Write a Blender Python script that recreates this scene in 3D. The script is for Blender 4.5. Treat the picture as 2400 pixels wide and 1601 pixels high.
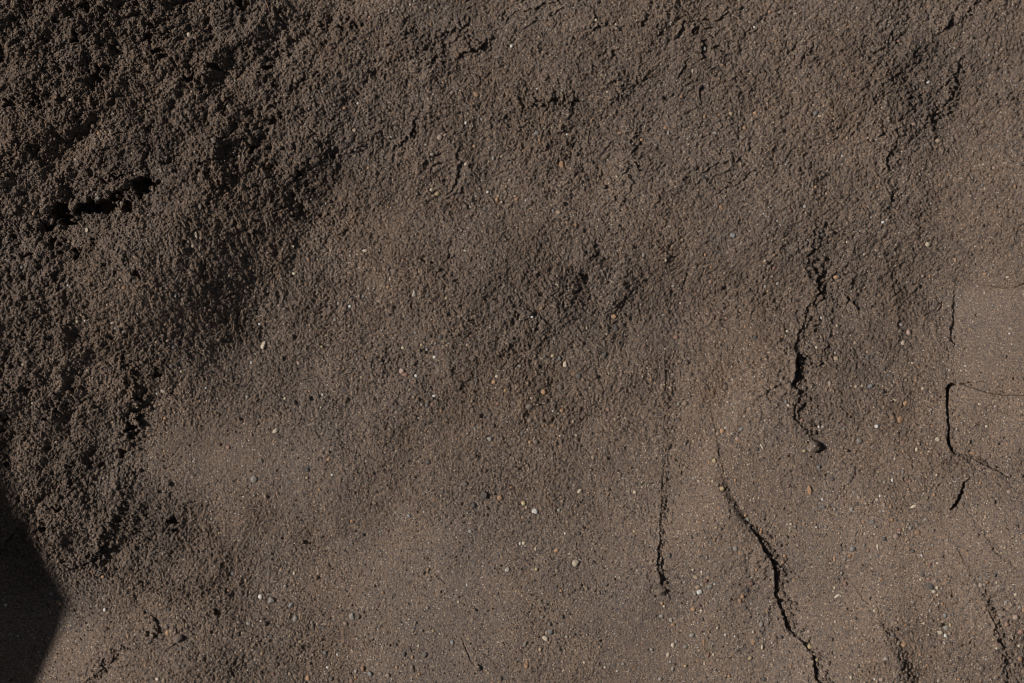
import bpy, bmesh, math, random
import numpy as np

# ------------------------------------------------------------------ camera, sky, sun
scene = bpy.context.scene
for o in list(bpy.data.objects):
    bpy.data.objects.remove(o)
R = math.radians
H = 2.2                      # camera height over the sand, metres
PX = 1.0 / 2400.0            # one unit of the layout below: 1 m of sand is 2400 units wide
cam = bpy.data.cameras.new("camera")
cam.sensor_width = 36.0
cam.lens = 36.0 * H
cam.clip_start = 0.05
cam.clip_end = 500.0
camo = bpy.data.objects.new("camera", cam)
camo.location = (0, 0, H)
scene.collection.objects.link(camo)
scene.camera = camo

SUN_EL, SHADOW_AZ = 41.0, -8.0       # height of the sun; bearing towards which shadows fall (0 = +x)
SUN_STRENGTH, SKY_STRENGTH, EXPOSURE = 5.0, 0.03, 0.06
world = bpy.data.worlds.new("World")
scene.world = world
world.use_nodes = True
wn = world.node_tree
sky = wn.nodes.new("ShaderNodeTexSky")
sky.sky_type = 'NISHITA'
sky.sun_disc = False
sky.sun_elevation = R(SUN_EL)
sky.sun_rotation = R(90.0 - (SHADOW_AZ + 180.0))
hsv = wn.nodes.new("ShaderNodeHueSaturation")
hsv.inputs["Saturation"].default_value = 0.5       # thin high haze: a paler blue sky
wn.links.new(sky.outputs[0], hsv.inputs["Color"])
wn.links.new(hsv.outputs[0], wn.nodes["Background"].inputs[0])
wn.nodes["Background"].inputs[1].default_value = SKY_STRENGTH
sl = bpy.data.lights.new("sun", 'SUN')
sl.energy = SUN_STRENGTH
sl.angle = R(0.53)
sl.color = (1.0, 0.945, 0.89)
so = bpy.data.objects.new("sun", sl)
so.rotation_euler = (0.0, R(-(90.0 - SUN_EL)), R(SHADOW_AZ))
scene.collection.objects.link(so)
scene.view_settings.view_transform = 'Standard'
scene.view_settings.look = 'None'
scene.view_settings.exposure = EXPOSURE
scene.view_settings.gamma = 1.0
scene.cycles.filter_width = 1.15
scene.cycles.max_bounces = 4
scene.cycles.diffuse_bounces = 2
C = scene.collection

# ------------------------------------------------------------------ noise on numpy arrays (layout units)
F = np.float32
def tab(seed, n=256):
    return np.random.RandomState(seed).rand(n, n).astype(F)
def vnoise(u, v, s, seed):
    """smooth value noise in -1..1 with features about s wide"""
    T = tab(seed)
    a = u / s; b = v / s
    i = np.floor(a); j = np.floor(b)
    fa = a - i; fb = b - j
    fa = fa * fa * (3 - 2 * fa); fb = fb * fb * (3 - 2 * fb)
    i = i.astype(np.int32) & 255; j = j.astype(np.int32) & 255
    i1 = (i + 1) & 255; j1 = (j + 1) & 255
    x0 = T[i, j] * (1 - fa) + T[i1, j] * fa
    x1 = T[i, j1] * (1 - fa) + T[i1, j1] * fa
    return (x0 * (1 - fb) + x1 * fb) * 2 - 1
def rot(u, v, deg, stretch):
    """coordinates whose first axis runs at deg (counter-clockwise in the picture) and is squeezed by stretch"""
    c, s = math.cos(R(deg)), math.sin(R(deg))
    return (u * c - v * s) / stretch, u * s + v * c
def fbm(u, v, s, seed, n=3, g=0.5):
    z = 0; a = 1; t = 0
    for k in range(n):
        z = z + a * vnoise(u, v, s, seed + k * 17); t += a
        a *= g; s *= 0.5
    return z / t
def lumps(u, v, cell, seed, r0, r1, prob=1.0):
    """rounded crumbs: height (0..~1) of the nearest of randomly placed domes"""
    TX, TY, TR, TP = tab(seed), tab(seed + 1), tab(seed + 2), tab(seed + 3)
    a = u / F(cell); b = v / F(cell)
    i = np.floor(a).astype(np.int32); j = np.floor(b).astype(np.int32)
    out = np.zeros_like(a)
    for di in (-1, 0, 1):
        for dj in (-1, 0, 1):
            ii = i + di; jj = j + dj
            k = (ii & 255) * 256 + (jj & 255)
            cx = ii + TX.ravel()[k] - a
            cy = jj + TY.ravel()[k] - b
            r = (r0 + (r1 - r0) * TR) / cell
            if prob < 1:
                r = np.where(TP < prob, r, F(0.01))
            r = r.ravel()[k]
            h = 1 - (cx * cx + cy * cy) / (r * r)
            np.maximum(h, 0, out=h)
            np.sqrt(h, out=h)
            tx = TX.ravel()[(k + 777) & 65535] - .5; ty = TY.ravel()[(k + 4242) & 65535] - .5
            h = np.minimum(h, (.62 + .3 * TR.ravel()[(k + 99) & 65535]) + (tx * cx + ty * cy) / r * 1.5) * (h > 0)
            h *= r * F(cell / r1)
            np.maximum(out, h, out=out)
    return out
def smooth(a, b, x):
    t = np.clip((x - a) / (b - a), 0, 1)
    return t * t * (3 - 2 * t)
def cells(g, u, v):
    """smooth look-up of a 12 x 8 table of values whose cells are 200 units wide"""
    g = np.array(g, F)
    a = np.clip(u / 200 - 0.5, 0, 10.999); b = np.clip(v / 200 - 0.5, 0, 6.999)
    i = a.astype(np.int32); j = b.astype(np.int32)
    fa = a - i; fb = b - j
    fa = fa * fa * (3 - 2 * fa); fb = fb * fb * (3 - 2 * fb)
    return ((g[j, i] * (1 - fa) + g[j, i + 1] * fa) * (1 - fb)
            + (g[j + 1, i] * (1 - fa) + g[j + 1, i + 1] * fa) * fb)

# how strongly each 200-unit patch faces the sun, how crumbly it is, how many small stones lie on it
FACING = [[.14,.17,.22,.28,.42,.48,.52,.52,.54,.56,.52,.58],
 [.2,.22,.17,.24,.42,.44,.44,.50,.54,.56,.52,.62],
 [.16,.25,.24,.22,.47,.52,.47,.49,.56,.56,.54,.66],
 [.2,.32,.14,.34,.43,.45,.38,.40,.52,.55,.54,.72],
 [.24,.26,.26,.42,.46,.49,.5,.52,.58,.54,.56,.74],
 [.2,.25,.46,.5,.48,.5,.5,.54,.62,.64,.62,.72],
 [.2,.28,.4,.48,.53,.56,.56,.57,.64,.66,.68,.80],
 [.56,.56,.42,.42,.53,.56,.54,.52,.6,.66,.66,.70]]
CRUMBLY = [[.80,.82,.78,.66,.54,.46,.38,.40,.38,.42,.54,.38],
 [.72,.72,.80,.68,.46,.42,.52,.38,.36,.40,.54,.36],
 [.70,.55,.62,.66,.38,.34,.42,.44,.34,.40,.48,.28],
 [.66,.54,.56,.42,.38,.46,.54,.52,.40,.42,.46,.04],
 [.66,.60,.30,.34,.42,.44,.46,.40,.34,.46,.42,.12],
 [.66,.66,.16,.12,.28,.32,.32,.22,.10,.18,.32,.24],
 [.62,.58,.50,.22,.14,.14,.20,.10,.10,.08,.10,.04],
 [.08,.22,.45,.36,.10,.08,.18,.03,.08,.06,.18,.22]]
STONY = [[.1,.1,.1,.15,.2,.3,.3,.3,.3,.3,.2,.2],
 [.1,.1,.1,.2,.3,.6,.6,.4,.4,.3,.3,.3],
 [.2,.1,.1,.3,.3,.6,.5,.5,.5,.4,.3,.2],
 [.2,.3,.2,.4,.7,.5,.5,.5,.6,.5,.5,.1],
 [.2,.4,.2,.3,.8,.8,.8,.6,.6,.7,.8,.4],
 [.1,.1,.3,.5,.7,.9,.7,.6,1,.6,.9,.4],
 [.1,.1,.3,.6,.5,.4,.6,.6,1,.9,1,.3],
 [.1,.1,.5,.9,.9,.5,.9,.6,1,.9,1,1]]

# ------------------------------------------------------------------ pebbles seen in the photo: tile origin, then x, y, width, height, colour, tilt
PEB = """TL 0 0
1298,241,34,30,c 1380,70,22,22,t 1450,75,18,16,t 482,685,22,18,c 670,913,22,24,o 820,387,16,14,c 1320,632,16,20,t 1565,727,20,24,g 1604,1050,12,12,w 1645,1075,14,14,c 518,1097,26,20,p 236,1088,16,16,b 902,1052,12,14,t 1636,985,18,30,p 1668,1035,14,14,t 925,1198,20,24,p 665,1338,18,18,g 678,1365,30,20,g 817,1355,14,24,o 1380,1420,24,44,n 1768,1412,18,24,t 1470,965,26,24,g 228,1470,16,20,o 158,285,18,14,g 50,75,24,14,o 196,40,14,10,o 945,175,12,14,p 2140,1370,16,18,g 2248,345,12,12,t 1855,598,12,14,t 2222,632,18,18,g 1548,520,10,10,w 457,1420,12,12,c 2330,590,14,14,t
TM 800 0
927,652,44,28,o,-30 1346,613,18,10,w 1230,645,16,14,w 1520,625,16,18,g 857,848,18,26,w 870,782,12,16,t 949,798,14,12,g 967,822,20,20,g 675,948,34,38,p 714,930,20,22,t 583,998,22,16,g 781,938,16,12,p 915,1006,24,22,o 1010,958,20,14,o 1018,1016,16,18,g 1045,1088,20,28,g 1013,1110,14,12,c 1105,1076,26,22,t 857,1130,22,22,c 814,1162,18,18,w 772,985,8,8,w 1172,320,22,22,w 1087,125,12,16,w 1252,382,14,20,b 1078,396,34,20,n 1343,918,36,30,b 1365,962,22,28,o 1553,925,20,16,w 1555,792,10,10,w 1916,915,32,18,o 2228,880,26,26,o 2250,915,18,28,g 2068,962,24,20,o 1830,635,16,16,c 2125,623,12,14,w 1752,143,20,18,c 1888,172,14,18,c 2050,298,18,14,g 2200,445,20,16,g 1518,1130,34,44,o 1498,1460,40,26,t 1458,1448,16,26,b 1160,1238,22,22,p 1312,1238,14,14,p 1530,1230,18,14,p 1872,1243,14,18,t 620,1307,22,22,c 660,1335,34,28,y 685,1372,34,24,n 922,1350,14,14,w 891,1425,22,16,g 898,1400,14,12,g 988,1435,30,28,s 1216,1325,34,22,n 1195,1350,16,12,c 1268,1378,12,14,w 1207,1370,24,22,o 1080,1475,12,20,t 625,1065,28,20,g 570,1130,26,52,n,10 92,898,28,24,t 22,745,24,20,o 345,945,22,18,g 186,1155,20,22,o 525,1192,22,14,r 700,568,16,16,o 472,590,16,18,o 616,172,20,30,o 200,122,26,24,r 838,18,14,14,o 500,14,12,14,w 475,38,16,18,c 762,640,30,26,n 635,650,16,20,g 820,625,18,14,t 1250,1040,14,14,o 2310,732,14,10,y 1325,1150,10,10,b
TR 1600 0
150,335,22,38,g 600,78,26,22,o 495,188,18,20,w 72,153,12,16,g 68,488,18,26,c 232,428,18,16,g 1048,40,16,12,o 1688,570,36,26,w 1870,330,16,16,c 2162,118,24,18,t 915,780,34,26,b,30 943,800,28,14,c 497,780,26,28,o 330,785,30,26,t 247,795,20,18,o 148,808,20,22,o 425,880,26,28,o 145,915,18,18,r 220,922,32,26,g 1063,932,18,18,g 1130,952,18,24,t 1585,858,36,22,p 1755,970,30,34,t 2140,1157,28,24,p 2068,1132,18,14,w 2190,772,14,12,c 2025,803,16,16,t 2282,1285,20,30,o 2058,1278,22,20,b 1800,1237,14,14,t 1920,1230,14,14,c 1095,1075,12,18,w 1168,507,18,14,o 1105,448,16,14,o 1238,425,10,10,w 1328,570,12,20,g 915,1288,22,22,o 928,1247,14,12,y 990,1337,26,26,t 840,1420,26,26,g 738,1450,28,26,r 262,1425,24,24,o 440,1405,36,16,t 1378,1530,28,20,w 1298,1497,20,22,g 653,1520,20,18,g 555,1473,14,12,w 1308,1387,14,14,t 1410,158,18,10,c 380,620,12,12,c 580,645,12,12,w 1110,1325,16,16,r 1340,1288,26,16,o 1768,1275,16,20,o 1708,1400,16,20,g 2110,380,20,20,g 1658,157,16,14,y 1785,80,12,14,t 507,1002,14,10,y 1000,990,22,14,p 1365,745,14,14,c 1610,605,18,24,s 235,1512,34,24,n
ML 0 534
152,272,26,26,b 600,15,20,30,c 1353,50,16,44,c,12 1325,125,24,22,c 2240,157,44,30,n 2185,218,16,22,t 2022,315,28,20,c 1210,462,22,30,g 828,360,12,10,c 855,412,30,24,o 738,530,18,22,t 800,400,16,14,o 465,395,14,14,w 948,590,16,20,g 530,645,18,18,c 582,640,14,16,w 597,655,14,18,s 798,692,26,18,b,-35 848,713,24,16,w 775,655,30,18,p 1130,665,24,18,o 1150,775,28,20,p 1075,785,20,18,t 768,830,18,18,g 1785,660,22,24,w 1813,808,26,50,c,-25 1730,928,16,20,w 2055,930,24,24,p 1418,1103,18,16,w 1240,1078,22,18,p 1075,1140,12,20,w 1063,1230,30,26,t 1135,1310,26,20,o 775,1337,18,16,y 1895,1397,42,28,c,40 270,485,16,16,r 2180,395,20,20,g 2305,630,26,26,g 1960,1175,18,20,c 1180,950,28,26,s 1248,990,20,18,y 1178,915,16,16,o 1340,1130,14,30,s 1780,1298,26,24,s 1700,1165,24,26,g 2130,1125,18,18,o 150,940,24,14,c 140,1305,14,10,o 662,1350,16,14,o 382,1475,16,20,t 22,1282,16,14,g 225,1205,18,18,c 1132,1537,20,16,o 1178,1537,12,12,o 1567,1510,26,26,r 2210,1355,18,22,n 2330,520,20,22,g 2020,128,14,14,c 1200,820,30,30,s 1110,875,30,34,s
MM 800 534
322,408,28,22,o 60,540,26,24,w 150,472,22,24,b 173,475,14,14,g 165,158,34,18,c 500,455,24,52,g 533,482,18,16,t 722,485,20,20,y 595,468,30,26,s 240,520,30,28,n 553,806,22,20,y 424,826,22,22,c 378,805,26,30,n 590,838,20,22,g 512,722,26,22,b 682,755,36,32,s 643,890,26,24,w 415,985,34,36,p 440,1010,38,28,r 515,1017,26,24,w 140,1028,22,20,t 640,1157,28,20,w 627,1213,26,20,r 590,1220,28,26,s 1455,880,26,22,y 1393,1125,40,36,o 1505,1095,44,36,n 1310,1170,28,18,p 1293,1228,46,38,n 1455,1262,16,16,w 1520,1255,36,30,o 1495,1278,22,14,g 1300,1325,40,34,n 1025,1450,40,34,g 1453,1362,30,20,o 1540,940,28,36,c 1500,900,22,34,b 1810,880,34,48,s,-30 1632,1018,34,36,s 1118,985,14,14,w 1076,983,12,12,w 1072,1022,26,22,c 1050,1062,26,26,o 930,1050,26,34,s 902,1065,30,24,n 1190,1205,44,24,n,-35 1225,950,26,24,g 1382,985,14,14,g 850,157,18,12,w 1313,612,24,20,w 1875,610,36,30,o 1885,690,44,34,s 2308,752,36,28,r 2285,400,26,20,g 2080,187,20,26,g 1465,762,26,24,g 1628,738,16,20,b 1690,690,14,26,t 1825,735,16,20,c 2335,518,14,16,c 2215,597,18,14,w 2230,832,18,10,c 1840,1003,14,14,c 1950,995,14,14,c 1595,1333,22,26,p 1515,1320,14,16,g 1245,1410,34,30,s 1340,1475,34,34,n 1300,1477,26,26,o 1130,1118,24,20,o 408,1245,28,24,s 1078,1208,24,22,r 1835,1250,30,24,r 2325,1215,30,28,g 2020,1283,14,16,o 170,895,20,18,o 62,193,22,22,g 280,235,20,18,p 960,693,16,16,t 765,693,12,10,o 108,905,22,22,b 535,1308,24,12,g 870,805,24,18,p
MR 1600 534
347,53,40,30,b,-10 960,48,34,26,s 1685,112,36,36,c 1130,98,14,20,c 155,185,18,24,o 195,270,20,18,o 625,275,22,28,r 590,290,12,16,o 720,255,12,14,r 567,405,22,24,g 583,437,16,16,y 192,372,24,26,r 1055,340,40,26,o 1410,385,24,16,o 1697,335,14,24,o 1875,215,16,36,o 1980,180,22,24,s 2012,128,18,12,c 1270,298,14,14,c 652,385,26,22,g 652,437,14,12,c 728,418,14,16,p 788,428,16,16,r 400,568,24,20,t 302,622,26,20,r 295,777,18,18,o 445,775,20,16,o 430,678,20,18,o 497,757,28,28,s 720,713,28,22,c 682,750,16,14,o 588,857,14,12,c 951,620,20,22,w 917,823,20,20,c 1557,720,36,40,p 1512,792,34,32,c 1500,665,36,22,g 1182,793,26,28,t 1052,900,30,32,t 1048,860,22,20,g 1268,890,32,32,s 1297,892,26,28,s 1268,855,24,20,t 1285,1088,36,26,b,30 1232,1087,22,22,t 1188,1090,24,26,t 1155,1090,18,18,p 1005,1070,18,34,p 1535,1047,20,30,t 1578,930,16,16,c 1450,1188,32,22,c 1530,1205,30,30,o 1495,1320,44,42,o 1332,1365,28,26,w 1715,1158,22,22,t 1748,1070,22,20,t 1835,980,22,24,p 1914,982,16,14,c 1943,950,14,14,w 1648,1105,20,20,c 2097,1367,22,20,c 2043,1213,24,16,c 2248,728,18,14,w 2264,800,12,14,w 2072,453,12,12,c 2080,318,28,20,o 2235,340,26,16,c 1390,993,14,14,y 1410,1012,16,16,b 1425,988,12,12,c 707,1198,20,28,b 725,1222,18,20,c 22,1210,44,34,t 135,1228,24,22,s 345,1215,30,22,g 352,1180,14,14,t 450,1250,14,14,o 533,1250,16,14,p 272,1397,36,32,o 245,1418,34,24,t 402,1385,28,24,b 295,1378,20,14,w 345,1270,12,16,w 378,1450,30,26,p 335,1415,14,14,c 370,1475,16,14,o 512,1522,26,26,s 600,1420,24,24,n 835,1535,26,20,y 818,1325,28,26,r 935,1368,18,20,w 963,1370,24,26,g 795,1185,18,28,r 1105,1382,22,22,b 1275,1475,20,16,o 1515,1475,32,20,r 1750,1455,36,30,c 1212,1465,36,40,g 1683,1487,14,18,o 1995,1550,40,22,o 1713,1365,18,16,o 925,1330,40,26,n 1610,1525,20,28,c 548,1020,18,18,g
BL 0 1067
1792,35,36,28,n 2265,28,28,24,o 2288,133,20,18,w 2118,98,30,30,s 2115,153,22,26,t 2200,235,22,22,o 2185,262,12,14,g 1910,258,20,22,r 1745,165,44,46,g 1847,320,16,16,o 1675,285,16,12,w 938,147,18,16,p 398,220,16,20,r 178,313,14,12,c 1418,318,14,14,c 1505,537,14,14,y 705,835,24,24,o 628,802,14,24,r 1790,975,30,34,w 1865,1000,46,50,g 2000,1035,26,46,b,-35 2030,1125,32,46,g 1795,1142,16,14,w 1710,1158,30,28,g 1570,932,26,22,r 1692,860,24,32,t 1302,1055,18,22,t 1105,1028,22,22,o 1160,1060,24,26,s 1010,1075,14,14,g 720,1065,22,30,w,-20 777,1048,14,16,s 545,1212,14,16,s 272,1492,16,14,s 1150,1225,26,36,o 1040,1118,14,20,o 1355,1250,16,18,o 1508,1225,14,16,p 1665,1225,12,14,c 1803,1363,18,24,o 1622,1358,20,16,t 2068,1280,26,20,t 1995,1243,14,16,y 2153,1180,26,44,n 2228,1185,24,26,s 2290,1215,24,22,s 2240,1355,30,28,b 2120,1530,28,34,o 2280,1535,30,30,s 2256,1457,24,18,w 2323,1370,16,20,w 2245,1500,12,12,y 1878,1505,26,30,r 1995,1503,22,24,t 1085,1540,30,24,c 1125,1550,22,36,t 1265,1450,30,24,s 1245,1330,24,30,s 405,1015,34,46,o,30 35,1032,20,24,w 350,952,22,22,g 68,1228,24,18,g 118,1245,14,14,w 215,1235,26,18,g 1155,935,18,18,g 1600,815,30,20,b 1765,595,18,20,b 2025,812,16,26,c 2145,1150,20,18,g 880,1250,12,24,o 925,1300,18,20,p 1850,1250,18,16,b 1935,785,20,14,o 1455,440,18,20,g
BM 800 1067
597,48,30,32,s 984,270,44,50,s 1090,290,36,34,o 912,345,40,36,s 975,410,22,20,s 848,195,44,32,n 1255,332,34,34,y 1333,384,46,34,w,-8 1498,378,26,22,g 1250,428,26,16,o 1640,248,36,24,c,35 1703,258,14,12,o 1745,260,12,12,y 1725,288,22,22,s 1733,15,24,24,t 888,522,28,24,g 1540,538,18,18,w 1633,538,28,24,s 1255,608,26,28,c 1230,608,16,24,w 1207,620,16,16,p 1337,645,14,26,c 1480,657,34,24,o 1570,680,20,10,c 1613,742,42,44,c 1643,718,24,14,g 865,893,12,24,w 1132,790,12,20,w 1145,785,26,34,g 1478,902,22,22,s 1688,915,28,28,t 1773,946,28,24,n 1512,932,22,18,o 807,1007,16,18,c 1128,885,12,14,b 668,798,10,10,w 566,390,12,12,w 532,455,14,10,o 265,527,18,16,g 465,415,26,30,b 75,455,30,26,o 198,143,18,16,r 925,280,12,12,w 632,125,22,24,s 463,150,24,20,n 415,75,24,24,n 570,265,26,22,n 1385,1112,34,28,g 1435,1165,30,36,n 1435,1215,34,38,b 1413,1222,26,24,t 1405,1260,42,26,c,-35 1520,1110,24,34,s 1552,1250,22,24,g 1578,1250,18,16,t 1262,1298,24,36,n 1370,1335,26,30,t 1275,1450,28,30,o 1278,1422,20,30,o 1612,1342,14,14,y 1778,1320,18,18,t 1673,1427,18,18,c 1815,1460,18,18,c 1770,1437,26,24,n 1940,1438,24,20,g 1898,1487,14,14,w 2015,1475,14,12,o 2137,1340,24,22,g 2250,1377,26,32,c 2283,1310,26,32,c 2265,1425,12,16,c 2282,1475,26,26,g 2305,1285,14,28,g 2207,1020,22,24,o 2222,1040,20,18,c 2203,1108,30,26,g 2160,1105,18,18,s 2270,1135,24,28,g 2285,1168,30,18,o 2215,900,30,20,r 2255,688,22,34,s 1930,760,16,14,p 1735,610,14,14,c 1833,618,12,10,y 2018,525,22,18,y 1508,1362,14,14,p 1535,1362,12,16,p 1522,1420,18,20,p 632,1205,18,16,y 680,1225,12,12,c 533,1308,14,20,c 490,1385,20,26,o 430,1440,20,20,t 383,1455,20,24,o 490,1465,30,50,n 537,1500,20,22,o 150,1462,28,40,o 103,1483,28,26,g 200,1500,34,34,b 270,1500,34,30,n 320,1510,32,34,p 100,1525,22,20,o 70,1550,28,24,r 30,1155,30,26,p 75,1110,38,50,g 120,1115,30,34,n 375,1300,22,22,s 430,1365,34,34,s 765,1285,30,28,b 575,1370,34,40,s 1040,1562,24,14,o 1090,1530,34,34,n 2195,1545,30,26,g 1000,1475,18,14,t 1912,990,16,16,g 1398,1028,14,14,p
BR 1600 1067
270,228,32,28,y 180,45,18,18,o 215,35,24,30,y 233,70,18,20,g 110,178,18,16,c 100,105,20,14,t 72,157,18,22,g 360,170,20,22,o 467,310,14,12,c 448,443,30,26,g 433,412,20,24,o 545,512,18,18,o 182,200,22,18,t 55,560,26,30,n 192,598,18,18,b 353,550,36,22,n 360,640,34,28,g 135,622,14,22,p 210,330,12,12,c 40,462,12,16,y 115,458,22,14,o 230,495,16,16,y 370,510,18,12,p 443,705,20,18,p 90,838,46,26,t,-35 130,802,16,20,w 135,890,26,26,p 105,908,36,28,t 115,943,40,38,w 85,955,22,22,g 218,886,14,14,w 187,903,40,30,g 160,860,34,24,r 70,885,16,16,o 68,820,24,20,n 503,785,18,22,o 465,880,36,22,r 437,925,30,28,s 408,968,26,26,o 395,998,26,36,o 72,1060,32,26,o 130,1070,22,18,c 135,1130,20,24,s 430,1048,20,20,s 540,1165,28,38,g 520,1143,16,18,g 85,1150,30,24,p 65,1240,32,34,g 20,1320,34,26,g 295,1238,14,22,w 360,1248,16,16,w 182,1222,14,14,o 485,1285,22,38,o 548,1322,16,30,c 147,1290,16,40,o 177,1378,22,36,r 215,1375,16,22,c 465,1398,30,26,y 558,1378,12,12,w 745,1383,16,14,o 743,1452,14,22,o 858,1452,14,14,p 322,1522,22,22,o 152,1437,12,22,c 560,1545,32,32,s 85,1360,14,18,g 1153,1523,16,30,c,-35 1160,1505,22,24,s 875,240,26,60,o,10 908,160,12,14,w 938,80,30,26,b 1003,115,12,12,c 965,305,18,22,w 905,350,20,12,o 965,355,40,20,b 1040,512,18,12,o 1030,165,26,24,s 1185,140,14,20,r 1215,295,32,28,p 1200,335,24,24,s 1162,372,34,30,g 1335,305,26,24,c 1390,185,20,22,g 1443,172,16,28,w 1385,340,22,24,p 1430,353,18,24,o 1383,383,18,14,c 1360,385,24,26,g 1587,352,42,20,c,20 1445,283,20,14,g 1440,445,26,26,o 1412,455,14,16,r 1303,460,36,22,b 1245,462,20,18,o 1668,442,34,26,g 1552,472,18,18,g 1567,500,22,24,g 1615,530,36,28,o 1487,512,34,26,r 1467,555,38,34,p 1385,575,36,30,s 1545,578,30,18,t 1230,540,16,16,o 1275,540,20,14,g 1520,510,14,22,y 1250,618,22,24,b 1342,628,16,34,c,-30 1320,545,14,16,c 1170,645,34,34,b 1278,655,16,26,r 1150,692,28,24,o 1047,712,18,36,o 1015,742,12,10,w 1120,712,18,18,b 1338,685,22,22,b 1298,705,20,16,g 1580,658,26,26,s 1625,688,30,24,p 1555,600,20,18,p 1730,272,22,24,o 1657,262,12,10,w 1562,178,22,22,r 1348,115,14,14,y 1515,115,20,22,b 2050,193,20,20,o 2245,250,32,26,p 1825,585,20,22,g 1815,660,28,24,p 1720,620,18,20,g 1650,822,26,28,s 1637,855,18,20,c 1690,848,28,22,r,25 1740,850,24,24,n 1750,910,26,26,c 1727,935,34,24,c 1700,900,50,40,s 1810,828,26,24,t 1695,750,28,22,r 1755,742,22,18,c 1662,718,18,16,t 1120,885,28,28,r 1048,912,18,20,c 1065,970,44,20,c,30 1088,970,14,14,w 1162,975,14,10,g 1322,1070,20,18,c 1188,1122,26,28,s 1052,1147,14,18,c 1370,850,22,16,o 1095,810,20,22,g 1805,1100,28,34,b 1787,1022,20,20,o 1762,1130,22,20,o 1702,1070,20,26,g 1812,1187,34,36,g 1843,1170,18,28,y 1770,1217,32,26,c 1808,1240,26,26,w 1520,1298,38,34,o 1443,1232,24,26,s 1388,1395,36,30,g 1250,1235,12,12,c 1845,1350,14,16,w 1875,1475,22,20,s 1900,1543,26,20,o 1630,1370,22,20,o 1680,1443,18,18,o 1160,1345,14,22,s 1100,1327,20,18,o 1315,1535,14,18,w 1365,1540,40,30,p 2228,640,18,18,y 2165,880,14,16,c 2295,960,20,20,c 2052,850,30,24,g 2050,895,28,30,p 2083,895,20,22,g 2228,1013,30,26,g 2345,1065,20,28,o 2315,1045,24,24,g 2228,1160,34,32,r 2290,1112,38,40,p 2320,1215,38,32,r 2310,1308,22,20,c 2318,1398,32,30,o 2085,1403,12,14,w 2155,1325,18,14,c 2272,1440,26,20,p 915,1435,22,38,n 905,1372,34,26,t 880,1318,36,34,y 870,1215,26,24,p 690,740,22,22,o 705,695,24,22,o"""
pebbles = []
for line in PEB.strip().splitlines():
    if ',' not in line:
        _, ox, oy = line.split(); ox = float(ox); oy = float(oy); continue
    for t in line.split():
        p = t.split(',')
        k = 800 / 2349
        pebbles.append(dict(x=ox + float(p[0]) * k, y=oy + float(p[1]) * k, w=float(p[2]) * k * (1.02 if p[4] == 'w' else 1.12), h=float(p[3]) * k * (1.02 if p[4] == 'w' else 1.12),
                            c=p[4], a=float(p[5]) if len(p) > 5 else 0.0))
pebbles.sort(key=lambda p: -p['w'] * p['h'])
N_SINGLE = 290

# ------------------------------------------------------------------ the ground
def axis(half, step):
    d = [0.0]
    s = step
    while d[-1] < half: d.append(d[-1] + step)
    while d[-1] < half + 600: s *= 1.035; d.append(d[-1] + s)
    while d[-1] < 240000: s *= 1.25; d.append(d[-1] + s)
    d = np.array(d)
    return np.concatenate([-d[:0:-1], d])
STEP = 1.15
ax = axis(1235, STEP); ay = axis(840, STEP)
GX, GY = np.meshgrid(ax.astype(F), ay.astype(F))        # world x, y in layout units
SPX = np.gradient(ax).astype(F)[None, :]; SPY = np.gradient(ay).astype(F)[:, None]
SP = np.maximum(SPX, SPY)                               # local spacing of the sheet

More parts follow.
